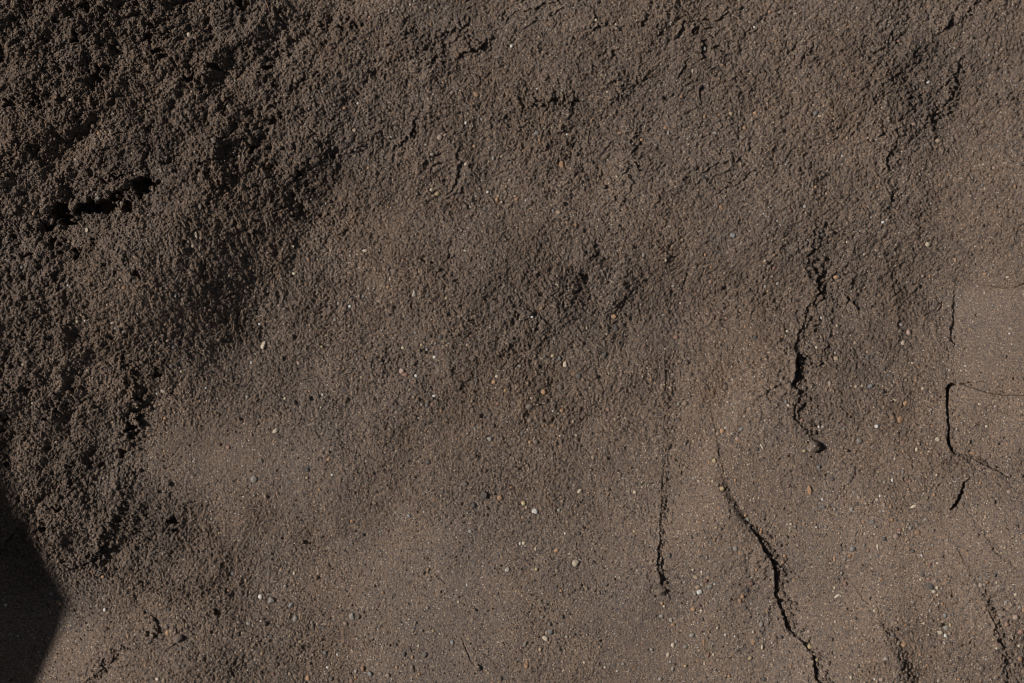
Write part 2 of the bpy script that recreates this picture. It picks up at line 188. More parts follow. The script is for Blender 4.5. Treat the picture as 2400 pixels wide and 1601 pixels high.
# broad shape of the ground: slopes towards and away from the sun, gathered into a height on a coarse sheet
cx = np.arange(-1600, 1601, 10, dtype=F); cy = np.arange(-1200, 1201, 10, dtype=F)
CX, CY = np.meshgrid(cx, cy)
U = 1200 + CX; V = 800.5 - CY
def blob(u, v, x, y, rx, ry, deg=0):
    c, s = math.cos(R(deg)), math.sin(R(deg))
    p = ((u - x) * c - (v - y) * s) / rx; q = ((u - x) * s + (v - y) * c) / ry
    return np.exp(-(p * p + q * q))
b = cells(FACING, U, V)
b = b + .10 * blob(U, V, 1770, 960, 60, 70) - .10 * blob(U, V, 1905, 1010, 40, 90) \
      + .08 * blob(U, V, 1640, 1180, 50, 200) + .07 * blob(U, V, 1860, 1500, 60, 110) - .08 * blob(U, V, 1740, 1340, 50, 160) \
      + .06 * blob(U, V, 340, 1050, 50, 90) - .05 * blob(U, V, 640, 1080, 60, 120) + .05 * blob(U, V, 950, 1330, 80, 120) - .05 * blob(U, V, 1350, 1380, 70, 130) + .10 * blob(U, V, 1770, 960, 60, 70) - .10 * blob(U, V, 1905, 1010, 40, 90) \
      + .08 * blob(U, V, 1640, 1180, 50, 200) + .07 * blob(U, V, 1860, 1500, 60, 110) - .08 * blob(U, V, 1740, 1340, 50, 160) \
      + .06 * blob(U, V, 340, 1050, 50, 90) - .05 * blob(U, V, 640, 1080, 60, 120) + .05 * blob(U, V, 950, 1330, 80, 120) - .05 * blob(U, V, 1350, 1380, 70, 130) - .38 * blob(U, V, 495, 745, 60, 140, -14) - .34 * blob(U, V, 620, 560, 80, 130, -20) - .15 * blob(U, V, 670, 440, 60, 90) + .26 * blob(U, V, 290, 590, 100, 110) - .20 * blob(U, V, 420, 640, 80, 120) - .16 * blob(U, V, 560, 690, 90, 110) \
      + .12 * blob(U, V, 2320, 760, 80, 70) + .10 * blob(U, V, 2340, 1010, 60, 50) + .24 * blob(U, V, 2040, 1450, 42, 140, 15) - .36 * blob(U, V, 2122, 1540, 30, 110, 12) - .10 * blob(U, V, 1960, 1350, 25, 120, 30) \
      + .24 * blob(U, V, 2275, 1440, 45, 120, 12) - .30 * blob(U, V, 2362, 1490, 24, 110, 8) + .10 * blob(U, V, 2310, 1290, 110, 45, -35) - .16 * blob(U, V, 2290, 1370, 45, 25, -40) - .12 * blob(U, V, 1700, 1130, 25, 90, 12) \
      - .10 * blob(U, V, 1240, 690, 230, 90, -10) - .08 * blob(U, V, 1930, 700, 60, 240) + .10 * blob(U, V, 640, 760, 60, 90) \
      - .05 * blob(U, V, 1650, 1180, 40, 260) - .12 * blob(U, V, 2150, 1480, 25, 150, 15) + .08 * blob(U, V, 2080, 1440, 30, 160, 15) \
      - .15 * blob(U, V, 2350, 1450, 20, 110, 12) + .08 * blob(U, V, 2060, 1000, 60, 300)
slope = np.where(b < .5, (b - .5) * .9, (b - .5) * 1.0)
slope = np.where(slope < -.40, -.40 - .5 * (-.40 - slope), slope); slope = np.maximum(slope, -.56)
slope = slope * smooth(1600, 1250, np.abs(CX)) * smooth(1200, 850, np.abs(CY))
Z0c = np.cumsum(slope, axis=1) * 10
Z0c = Z0c - Z0c[:, 160:161]
for _ in range(6):
    Z0c[1:-1] = (Z0c[:-2] + 2 * Z0c[1:-1] + Z0c[2:]) / 4
def Z0(x, y):
    a = np.clip((x + 1600) / 10, 0, 319.99); bb = np.clip((y + 1200) / 10, 0, 239.99)
    i = a.astype(np.int32); j = bb.astype(np.int32); fa = a - i; fb = bb - j
    z = (Z0c[j, i] * (1 - fa) + Z0c[j, i + 1] * fa) * (1 - fb) + (Z0c[j + 1, i] * (1 - fa) + Z0c[j + 1, i + 1] * fa) * fb
    return (z * smooth(6000, 1500, np.abs(x)) * smooth(6000, 1200, np.abs(y))).astype(F)
BASE = Z0(GX, GY)
# where each point of the sheet lies in the layout (the layout is as seen from above the middle)
HU = H / PX
k = HU / (HU - BASE)
U = (1200 + GX * k).astype(F); V = (800.5 - GY * k).astype(F)
fade = lambda s: np.clip(1.6 - SP / (s * .42), 0, 1).astype(F)

wu = U + 34 * vnoise(U, V, 90, 5); wv = V + 34 * vnoise(U, V, 90, 6)
A = cells(CRUMBLY, wu, wv)
del wu, wv
slab1 = smooth(2226, 2234, U + 3 * vnoise(U, V, 30, 11)) * smooth(668, 676, V - .05 * (U - 2230)) * smooth(905, 850, V - .33 * (U - 2250))
slab2 = smooth(2225, 2232, U) * smooth(898, 906, V) * smooth(2290, 2250, U + (V - 900) * .25) * smooth(1010, 960, V)
slab3 = smooth(2255, 2300, U) * smooth(925, 945, V) * smooth(1060, 1000, V + .1 * (U - 2300)) * .7
A = A * (1 - .95 * slab1) * (1 - .7 * slab2) * (1 - slab3)
A = A * (1 - .8 * blob(U, V, 470, 1060, 190, 80, 8)) * (1 - .75 * blob(U, V, 1060, 1400, 250, 120)) * (1 - .8 * blob(U, V, 1560, 1490, 110, 110)) \
      * (1 - .8 * blob(U, V, 1900, 1260, 150, 170, -35)) * (1 - .8 * blob(U, V, 2290, 1290, 120, 80, -30)) * (1 - .9 * blob(U, V, 190, 1520, 110, 90))
A = A * (1 + .45 * fbm(U, V, 60, 21, 2)) + .02 * blob(U, V, 1240, 690, 190, 80, -10) + .10 * blob(U, V, 1230, 240, 120, 30, 0)
A = np.clip(A, .015, 1.05).astype(F)
brushed = (smooth(.25, .7, blob(U, V, 480, 660, 230, 230, 0)) * .9).astype(F)

Z = np.zeros_like(BASE)
Z += (5 + 9 * A) * fbm(U, V, 150, 31, 3) * fade(60)
Z += 13 * fbm(U + .4 * V, V * .6, 240, 35, 2) * fade(60)
Z += (A * 6 + .8) * fbm(U, V, 46, 41, 2) * fade(24)
f1, f2 = rot(U + 20 * vnoise(U, V, 60, 49), V + 20 * vnoise(U, V, 60, 50), 32, 2.2)
Z += 13 * 1.4 * smooth(.4, .75, A) * fbm(f1, f2, 62, 52, 2) * fade(30) * (1 - .6 * brushed)
# ragged little terraces that run up to the right
r1, r2 = rot(U + 16 * vnoise(U, V, 30, 45) + 7 * vnoise(U, V, 11, 46), V + 16 * vnoise(U, V, 30, 47) + 7 * vnoise(U, V, 11, 48), 24, 2.0)
n = fbm(r1, r2, 95, 51, 4, .55) * 3.2 + (U + .3 * V) * .002
fr = n - np.floor(n)
terr = (smooth(.0, .10, fr) - fr) * 9
T = smooth(700, 1000, U) * smooth(620, 350, V) * smooth(2000, 1600, U) + .25 * smooth(1500, 1800, U) * smooth(1100, 900, V)
Z += terr * (T * (.35 + .65 * smooth(-.2, .5, fbm(U, V, 130, 61, 2)))).astype(F) * fade(20)
del r1, r2, n, fr, terr, T
# crumbs
CR = np.zeros_like(Z)
L = lumps(U + 3 * vnoise(U, V, 14, 71), V + 3 * vnoise(U, V, 14, 72), 30, 81, 9, 21, .8)
CR += L * 7 * A * smooth(.2, .9, A) * fade(20) * (1 - .7 * brushed)
W1 = U + 9 * vnoise(U, V, 25, 171) + 4 * vnoise(U, V, 9, 172); W2 = V + 9 * vnoise(U, V, 25, 173) + 4 * vnoise(U, V, 9, 174)
L = lumps(W1, W2, 62, 181, 18, 42, .85)
CR += L * 7 * smooth(.3, .85, A) * fade(30) * (1 - .7 * brushed)
ridge = np.abs(fbm(W1 * .8 + W2 * .45, W2 * .9 - W1 * .35, 42, 185, 3))
CR += (np.minimum(ridge * 4, 1) - 1) * 8 * smooth(.3, .95, A) * fade(14) * (1 - .5 * brushed)
del ridge
W1 = U + 2.2 * vnoise(U, V, 7, 73); W2 = V + 2.2 * vnoise(U, V, 7, 74)
L = lumps(W1, W2, 13, 91, 4, 9.5, .9)
CR += L * (5.0 * A + .3) * fade(9) * (1 - .6 * brushed)
L = lumps(W1, W2, 7.4, 101, 2.6, 5.4, .95)
CR += L * (4.8 * A + .6) * fade(6) * (1 - .3 * brushed)
L = lumps(U + 1.2 * vnoise(U, V, 4, 175), V + 1.2 * vnoise(U, V, 4, 176), 4.7, 105, 1.8, 3.5, .95)
CR += L * (3.6 * A + .6) * fade(4)
b1, b2 = rot(U, V, -68, 1.9)
L = lumps(b1 + 2 * vnoise(U, V, 9, 75), b2 + 2 * vnoise(U, V, 9, 76), 10.5, 111, 3.5, 8, .9)
CR += L * 9 * A * brushed * fade(6)
b1, b2 = rot(U, V, 38, 2.0)
flaky = (smooth(1350, 1650, U) * smooth(900, 650, V)).astype(F)
L = lumps(b1 + 2 * vnoise(U, V, 9, 77), b2 + 2 * vnoise(U, V, 9, 78), 9, 121, 3.5, 7, .8)
CR += L * 6 * A * flaky * fade(6)
CR += vnoise(U, V, 3.1, 131) * (.30 + 1.2 * A) * fade(3)
W1 = U + 7 * vnoise(U, V, 12, 175) + 3 * vnoise(U, V, 5, 176); W2 = V + 7 * vnoise(U, V, 12, 177) + 3 * vnoise(U, V, 5, 178)
L = lumps(W1, W2, 52, 141, 5, 17, .5)
CR -= np.minimum(L * 1.6, 1) * 11 * smooth(.4, .85, A) * fade(20) * (1 - .5 * brushed)
L = lumps(W1, W2, 30, 151, 3, 8, .45)
CR -= np.minimum(L * 1.8, 1) * 7 * smooth(.2, .8, A) * fade(10)
del L, W1, W2, b1, b2, flaky

# sparse pinholes and grains on the smooth parts
Lp = lumps(U + 1.5 * vnoise(U, V, 4, 179), V + 1.5 * vnoise(U, V, 4, 180), 60, 161, 1.6, 3.6, .4)
CR -= np.minimum(Lp * 3, 1) * 5 * smooth(.5, .15, A) * fade(6)
Lp = lumps(U, V, 16, 165, 1.6, 3.2, .5)
CR += Lp * 1.6 * fade(6)
del Lp

def window(x0, x1, y0, y1):
    """slice of the sheet that covers a box of the layout (layout units)"""
    i0 = max(0, np.searchsorted(ax, (x0 - 1200)) - 60); i1 = np.searchsorted(ax, (x1 - 1200)) + 60
    j0 = max(0, np.searchsorted(ay, 800.5 - y1) - 60); j1 = np.searchsorted(ay, 800.5 - y0) + 60
    return (slice(j0, j1), slice(i0, i1))
def along(pts, m, rag=1.5, ragsize=9, seed=0):
    """window, distance, signed side (+ = left when walking down the picture) and width value beside a bent line"""
    xs = [p[0] for p in pts]; ys = [p[1] for p in pts]
    w = window(min(xs) - m, max(xs) + m, min(ys) - m, max(ys) + m)
    u = U[w] + rag * vnoise(U[w], V[w], ragsize, 201 + seed) + rag * .6 * vnoise(U[w], V[w], ragsize * .4, 202 + seed)
    v = V[w] + rag * vnoise(U[w], V[w], ragsize, 203 + seed)
    best = np.full(u.shape, 1e9, F); side = np.zeros_like(best); wid = np.zeros_like(best)
    for (x0, y0, a0), (x1, y1, a1) in zip(pts, pts[1:]):
        dx, dy = x1 - x0, y1 - y0
        t = np.clip(((u - x0) * dx + (v - y0) * dy) / (dx * dx + dy * dy), 0, 1)
        px, py = u - (x0 + t * dx), v - (y0 + t * dy)
        d = np.sqrt(px * px + py * py)
        s = np.sign(dx * (v - y0) - dy * (u - x0))
        m_ = d < best
        best = np.where(m_, d, best); side = np.where(m_, s, side); wid = np.where(m_, a0 + t * (a1 - a0), wid)
    return w, best, side, wid
def step(pts, high=70, low=40, rag=1.5, seed=0, split=.72, broken=0, edge=1.2):
    """a scarp: the left side stands higher by the third value of each point"""
    w, d, s, h = along(pts, max(high, low) * 2.5, rag, 9, seed)
    sd = d * s
    e = smooth(-edge, edge, sd)
    if broken:
        h = h * (1 - broken + broken * 1.5 * smooth(-.35, .45, vnoise(U[w], V[w], 15, 210 + seed) + .5 * vnoise(U[w], V[w], 6, 211 + seed)))
    Z[w] += h * (split * np.exp(-np.maximum(sd, 0) / high) * e - (1 - split) * np.exp(-np.maximum(-sd, 0) / low) * (1 - e))
def groove(pts, depth=1.0, rag=1.5, seed=0):
    """an open crack: third value = half width; depth in multiples of it"""
    w, d, s, h = along(pts, 30, rag, 7, seed)
    Z[w] -= depth * h * smooth(1.15, .55, d / np.maximum(h, .01))
    CR[w] *= 1 - .8 * smooth(1.5, .8, d / np.maximum(h, .01))
def pit(x, y, rx, ry, depth, deg=0, rag=4, seed=0):
    w = window(x - rx * 3, x + rx * 3, y - ry * 3, y + ry * 3)
    u = U[w] + rag * vnoise(U[w], V[w], 11, 301 + seed) + rag * .5 * vnoise(U[w], V[w], 5, 303 + seed)
    v = V[w] + rag * vnoise(U[w], V[w], 11, 302 + seed)
    c, s_ = math.cos(R(deg)), math.sin(R(deg))
    p = ((u - x) * c - (v - y) * s_) / rx; q = ((u - x) * s_ + (v - y) * c) / ry
    Z[w] -= depth * smooth(1.12, .8, np.sqrt(p * p + q * q) + (.16 * vnoise(u, v, 6, 305 + seed) if rx > 9 else 0))

CRACK = [(1683,1062,0),(1690,1110,3),(1700,1150,5),(1725,1190,6),(1764,1244,10),(1782,1266,14),(1790,1288,14),(1806,1308,18),(1814,1330,19),(1817,1362,14),(1816,1395,14),(1832,1430,17),(1844,1470,18),(1856,1486,12),(1882,1505,13),(1905,1535,14),(1909,1570,15),(1911,1590,14),(1930,1612,14)]
SEAM = [(1560,830,2),(1561,900,4),(1557,960,3),(1558,1040,5),(1556,1090,5),(1552,1140,6),(1549,1200,6),(1545,1260,7),(1541,1290,8),(1541,1330,11),(1548,1365,11),(1558,1382,4)]
SPLIT = [(1912,520,3),(1909,560,5),(1900,590,10),(1888,610,4),(1912,640,8),(1916,670,10),(1915,690,13),(1902,704,6),(1886,730,4),(1880,760,6),(1866,790,8),(1862,815,12),(1866,850,16),(1864,870,15),(1858,898,11),(1868,912,8),(1872,930,9),(1858,960,8),(1862,985,5),(1882,1005,3)]
BRACKET = [(2239,900,13),(2228,901,13),(2220,908,14),(2218,930,11),(2219,960,8),(2220,985,9),(2224,1003,7),(2221,1018,9),(2222,1040,12),(2229,1056,10),(2240,1064,4)]
LIPLINE = [(2238,1066,1),(2262,1066,3),(2290,1080,5),(2312,1090,8),(2340,1104,6),(2365,1120,4)]
SLIT = [(2275,1122,1),(2259,1130,2.4),(2255,1150,4),(2250,1166,4),(2240,1186,4),(2231,1192,2.6),(2224,1194,1.5)]
SCRATCH = [(1082,1492,1),(1090,1516,2.4),(1102,1542,2),(1122,1574,1)]
HOLLOW = [(105,520,1),(150,505,1),(225,488,1),(285,452,1),(334,440,1),(372,432,1)]
LEDGE = [(1217,236,1),(1245,250,1),(1282,235,1),(1340,240,1)]
step([(1742, 1215, 2)] + CRACK[4:], 120, 26, 3.2, 1, .66, .3)
w, d, s, h = along([(1686, 1075, 5), (1700, 1150, 8), (1725, 1195, 10), (1764, 1244, 10), (1790, 1270, 6)], 60, 3, 9, 22)
Z[w] += h * (.85 * smooth(-11, 11, d * s) * np.exp(-np.maximum(d * s, 0) / 90)) - h * .35 * np.exp(-((d * s + 4) / 15) ** 2)
groove([(x, y, max(.1, (h - 7) * .26)) for x, y, h in CRACK[3:]], 1.6, 1.2, 2)
step([(x, y, h * .8) for x, y, h in SEAM], 50, 30, 2.4, 3, .72, .6)
step([(x + 9, y, h * .45) for x, y, h in SEAM], 10, 10, 2.4, 23, .6, .9)
step([(x, y, h * 1.5) for x, y, h in SPLIT], 60, 40, 4, 4, .72, .45)
step([(x + 12, y + 5, h * .6) for x, y, h in SPLIT], 12, 12, 4.5, 24, .6, .9)
groove([(1866,838,3),(1868,860,5),(1864,880,5),(1860,896,3)], 2, 2, 5)
step(BRACKET, 90, 25, 1.0, 6, .35)
groove([(x, y, h * .36) for x, y, h in BRACKET], 2.2, 1.1, 7)
groove([(2218,805,.5),(2220,818,3),(2226,824,1)], 1.5, .6, 8); groove([(2230,796,1),(2237,803,2.2),(2235,812,.6)], 1.5, .6, 9)
step([(2236,676,4),(2231,740,9),(2229,780,9),(2226,800,5)], 70, 24, 2.2, 10, .35, .45, 5)
groove([(2300,668,.3),(2330,672,1.2),(2372,678,2),(2385,672,1.6),(2400,666,2.2),(2420,660,2)], 2.4, 1.6, 27)
groove([(2300,918,.3),(2330,923,1.3),(2360,926,1.8),(2420,926,2.2)], 1.8, .8, 28)
step([(2250,664,4),(2290,665,8),(2340,674,10),(2372,678,13),(2400,668,14),(2440,650,14)], 60, 30, 1.5, 11, .3)
step([(2260,903,7),(2310,920,9),(2350,926,13),(2440,927,16)], 70, 30, .8, 12, .3, 0, 2)
groove([(x, y, w * .35) for x, y, w in LIPLINE], 3, 1.5, 13)
groove(SLIT, 4.5, 2.6, 14)
groove([(x, y, w * .8) for x, y, w in SCRATCH], 1.6, 1, 15)
groove([(2207,706,1.6),(2205,722,1.8),(2198,730,1.4),(2180,732,1.6),(2165,740,1.2)], 2, 1, 16)
groove([(2310,1415,1),(2322,1440,2),(2336,1470,2.2),(2348,1508,1.5)], 2.4, 1.5, 17)
step([(2262,1320,4),(2318,1410,12),(2345,1500,16),(2360,1620,14)], 70, 40, 7, 18, .6, .5, 9)
step([(2035,1420,4),(2080,1480,12),(2105,1530,17),(2135,1620,18)], 60, 50, 7, 19, .6, .3, 15)
step([(1842,898,6),(1815,906,7),(1790,922,5),(1745,960,3),(1725,1000,2)], 60, 40, 2, 29, .5, .2, 3)
step([(2280,1215,3),(2330,1290,8),(2400,1350,8)], 60, 40, 5, 26, .5, .4, 9)
step([(1960,1170,2),(2000,1120,4)][::-1], 40, 30, 4, 20)
groove([(2006,1092,1),(2005,1112,2.2)], 2, 1, 21)
# ledges over the top of the picture
for i, (pts, rg) in enumerate([
    ([(1140,98,9),(1128,112,12),(1095,120,14),(1080,130,8)], 3), ([(1098,48,5),(1085,66,11),(1062,72,10),(1040,82,6)], 3),
    ([(965,70,5),(950,84,10),(925,96,9)], 3), ([(925,142,7),(905,150,8),(895,155,5)], 3), ([(1020,130,10),(1008,146,13),(990,155,6)], 4),
    ([(968,296,7),(966,312,10),(955,322,9),(940,334,8),(925,345,5)], 2), ([(1246,222,8),(1256,236,15),(1252,254,13),(1232,252,8),(1212,246,6)], 3),
    ([(1338,226,6),(1340,238,11),(1318,232,11),(1296,234,12),(1280,243,9)], 3), ([(1510,312,6),(1494,312,9),(1496,328,13),(1492,342,13)], 3),
    ([(1455,184,7),(1440,192,9),(1425,200,8)], 2), ([(1520,182,6),(1505,188,8),(1490,196,7)], 2), ([(1506,50,7),(1492,60,10),(1455,68,7)], 3),
    ([(1555,66,5),(1530,100,9),(1518,120,8)], 3), ([(1418,60,6),(1400,62,8),(1385,72,7)], 2), ([(1460,205,9),(1458,228,13),(1440,238,8)], 4),
    ([(1094,230,6),(1088,240,9),(1078,243,5)], 2), ([(1330,296,6),(1325,306,11),(1312,308,6)], 3), ([(1024,364,4),(1000,380,9),(990,400,6)], 1.5),
    ([(840,348,9),(835,352,11)], 3), ([(1285,345,6),(1270,352,9),(1255,348,5)], 3), ([(2245,152,8),(2238,170,12),(2237,205,13),(2225,235,10),(2205,255,8),(2185,268,7),(2172,280,10),(2165,300,6)], 5),
    ([(2282,10,8),(2270,32,9),(2258,50,6)], 5), ([(2225,50,8),(2222,62,12),(2212,68,7)], 4), ([(2082,170,5),(2076,186,9)], 3), ([(2054,220,10),(2053,238,10)], 3),
    ([(2070,300,9),(2062,318,10),(2050,325,6)], 4), ([(2075,350,8),(2076,380,10)], 3), ([(2088,472,8),(2086,488,9)], 3), ([(1945,768,5),(1935,812,4),(1934,830,13),(1925,846,10)], 3),
    ([(1990,700,6),(2000,715,9)], 4),
    ([(285,820,5),(300,860,9),(312,905,9),(322,945,10),(318,985,15),(305,1020,14),(298,1045,10)], 7), ([(290,1105,9),(294,1125,14),(286,1140,9)], 4),
    ([(238,1262,8),(235,1285,16),(222,1305,13),(200,1322,12),(165,1330,8),(130,1322,4)], 4), ([(308,1238,8),(326,1252,11),(340,1260,7)], 3),
    ([(300,1500,2),(275,1525,4),(240,1560,6),(205,1601,9)], 8), ([(352,1448,6),(372,1468,12),(365,1480,9)], 3), ([(430,1480,9),(420,1492,11)], 4),
    ([(1244,728,6),(1258,738,10),(1240,744,9)], 3)]):
    step([(x, y, h * 1.15) for x, y, h in pts], 22, 14, rg * 2 + 1.5, 30 + i, .7, .7)
# the dark hollow and the small holes
for i, q in enumerate([(140,492,26,20,46,20),(165,520,22,14,44,0),(112,528,24,7,22,20),(205,486,24,17,46,10),(245,484,28,15,46,5),(270,468,16,12,36,30),(290,450,14,8,20,40),(334,438,22,22,46,0),
                       (348,425,14,14,40,0),(370,433,10,7,24,0),(298,486,11,11,26,0),(262,418,34,5,12,4),(300,498,8,5,10,0)]):
    pit(q[0], q[1], q[2], q[3], q[4], q[5], 11, i)
for i, q in enumerate([(405,1222,11,8,26,0),(410,1244,8,5,14,0),(514,1436,7,5,15,0),(96,1238,9,7,16,0),(132,1196,10,6,16,-20),(14,1094,10,8,14,0),(98,1240,8,6,14,0),
                       (11,980,12,8,18,0),(106,982,9,9,16,0),(370,874,6,10,18,0),(290,835,8,10,14,0),(176,88,16,10,26,30),(350,86,16,10,24,30),(375,120,14,16,22,0),
                       (130,145,16,7,24,0),(232,170,8,26,24,0),(445,182,7,20,26,-20),(200,15,12,10,22,0),(570,12,14,9,24,30),(25,245,14,14,22,0),(625,162,12,10,24,0),
                       (500,160,12,9,24,0),(250,158,18,7,20,0),(88,230,9,24,20,0),(590,355,12,6,20,0),(645,285,12,10,20,0),(700,408,7,14,18,0),(1395,602,10,6,20,30),
                       (1376,653,10,7,20,10),(1056,601,8,6,18,0),(1072,658,12,6,18,10),(995,610,12,10,16,-40),(1220,742,10,6,18,0),(1104,752,8,6,15,0),(1350,688,10,6,16,20),(2142,1092,6,6,6,0),(1803,913,5,7,14,0),
                       (305,1005,14,16,26,0),(285,1060,10,10,20,0),(180,590,7,14,20,0),(130,575,14,16,18,0),(325,645,12,10,16,0),(60,600,10,6,14,0)]):
    pit(q[0], q[1], q[2], q[3], q[4] * (.9 if q[0] < 900 and q[0] * q[1] > 0 else .4), q[5], 2.5 + .35 * (q[2] + q[3]), 40 + i)
# bed every stone
for p in pebbles:
    r = max(p['w'], p['h']) * .5
    w = window(p['x'] - 2 * r, p['x'] + 2 * r, p['y'] - 2 * r, p['y'] + 2 * r)
    d = np.sqrt((U[w] - p['x']) ** 2 + (V[w] - p['y']) ** 2) / r
    CR[w] *= 1 - .8 * smooth(1.7, .9, d)
# a trampled hollow beyond the picture stays out; wide uneven land further off
FAR = (fbm(GX, GY, 9000, 401, 3) * 260 * smooth(3000, 14000, np.hypot(GX, GY)) + fbm(GX, GY, 700, 405, 3) * 30 * smooth(1400, 3000, np.hypot(GX, GY))).astype(F)
ZZ = (BASE + Z + CR + FAR) * F(PX)

ny, nx = ZZ.shape
co = np.empty((ny * nx, 3), F)
co[:, 0] = (GX * PX).ravel(); co[:, 1] = (GY * PX).ravel(); co[:, 2] = ZZ.ravel()
idx = np.arange(ny * nx, dtype=np.int32).reshape(ny, nx)
quads = np.stack([idx[:-1, :-1], idx[:-1, 1:], idx[1:, 1:], idx[1:, :-1]], -1).reshape(-1, 4)
def mesh_from(name, co, faces):
    me = bpy.data.meshes.new(name)
    n, k = faces.shape
    me.vertices.add(len(co)); me.vertices.foreach_set("co", np.ascontiguousarray(co, F).ravel())
    me.loops.add(n * k); me.loops.foreach_set("vertex_index", np.ascontiguousarray(faces, np.int32).ravel())
    me.polygons.add(n); me.polygons.foreach_set("loop_start", np.arange(0, n * k, k, dtype=np.int32))
    me.polygons.foreach_set("use_smooth", np.ones(n, bool))
    me.update(calc_edges=True)
    return me
ground_me = mesh_from("ground", co, quads)
ground = bpy.data.objects.new("ground", ground_me)
ground["kind"] = "structure"
C.objects.link(ground)
del quads, idx, co

def at(x, y):
    """world x, y (metres) of a layout point, on the sloping ground"""
    gx, gy = x - 1200, 800.5 - y
    for _ in range(4):
        k = HU / (HU - Z0(np.array(gx), np.array(gy)))
        gx, gy = (x - 1200) / k, (800.5 - y) / k
    return gx, gy
def sample(G, gx, gy):
    i = np.clip(np.searchsorted(ax, gx) - 1, 0, nx - 2); j = np.clip(np.searchsorted(ay, gy) - 1, 0, ny - 2)
    fa = (gx - ax[i]) / (ax[i + 1] - ax[i]); fb = (gy - ay[j]) / (ay[j + 1] - ay[j])
    return (G[j, i] * (1 - fa) + G[j, i + 1] * fa) * (1 - fb) + (G[j + 1, i] * (1 - fa) + G[j + 1, i + 1] * fa) * fb

# ------------------------------------------------------------------ materials
def new_mat(name):
    m = bpy.data.materials.new(name); m.use_nodes = True
    nt = m.node_tree; b = nt.nodes["Principled BSDF"]
    return m, nt, b
def node(nt, t, **kw):
    n = nt.nodes.new(t)
    for k, v in kw.items():
        if k in n.inputs.keys() and not hasattr(n, k): n.inputs[k].default_value = v
        else: setattr(n, k, v)
    return n
def ramp(nt, stops, interp='LINEAR'):
    r = nt.nodes.new("ShaderNodeValToRGB"); r.color_ramp.interpolation = interp
    e = r.color_ramp.elements
    while len(e) < len(stops): e.new(0.5)
    for i, (p, c) in enumerate(stops):
        e[i].position = p; e[i].color = (*c, 1)
    return r
def mix(nt, fac, a, b, mode='MIX'):
    m = nt.nodes.new("ShaderNodeMix"); m.data_type = 'RGBA'; m.blend_type = mode
    for s, x in ((0, fac), (6, a), (7, b)):
        if isinstance(x, (int, float)): m.inputs[s].default_value = x
        elif isinstance(x, tuple): m.inputs[s].default_value = (*x, 1)
        else: nt.links.new(x, m.inputs[s])
    return m.outputs[2]
def math_(nt, op, a, b=0.0, c=None):
    m = nt.nodes.new("ShaderNodeMath"); m.operation = op
    for i, x in enumerate((a, b, c)):
        if x is None: continue
        if isinstance(x, (int, float)): m.inputs[i].default_value = x
        else: nt.links.new(x, m.inputs[i])
    return m.outputs[0]

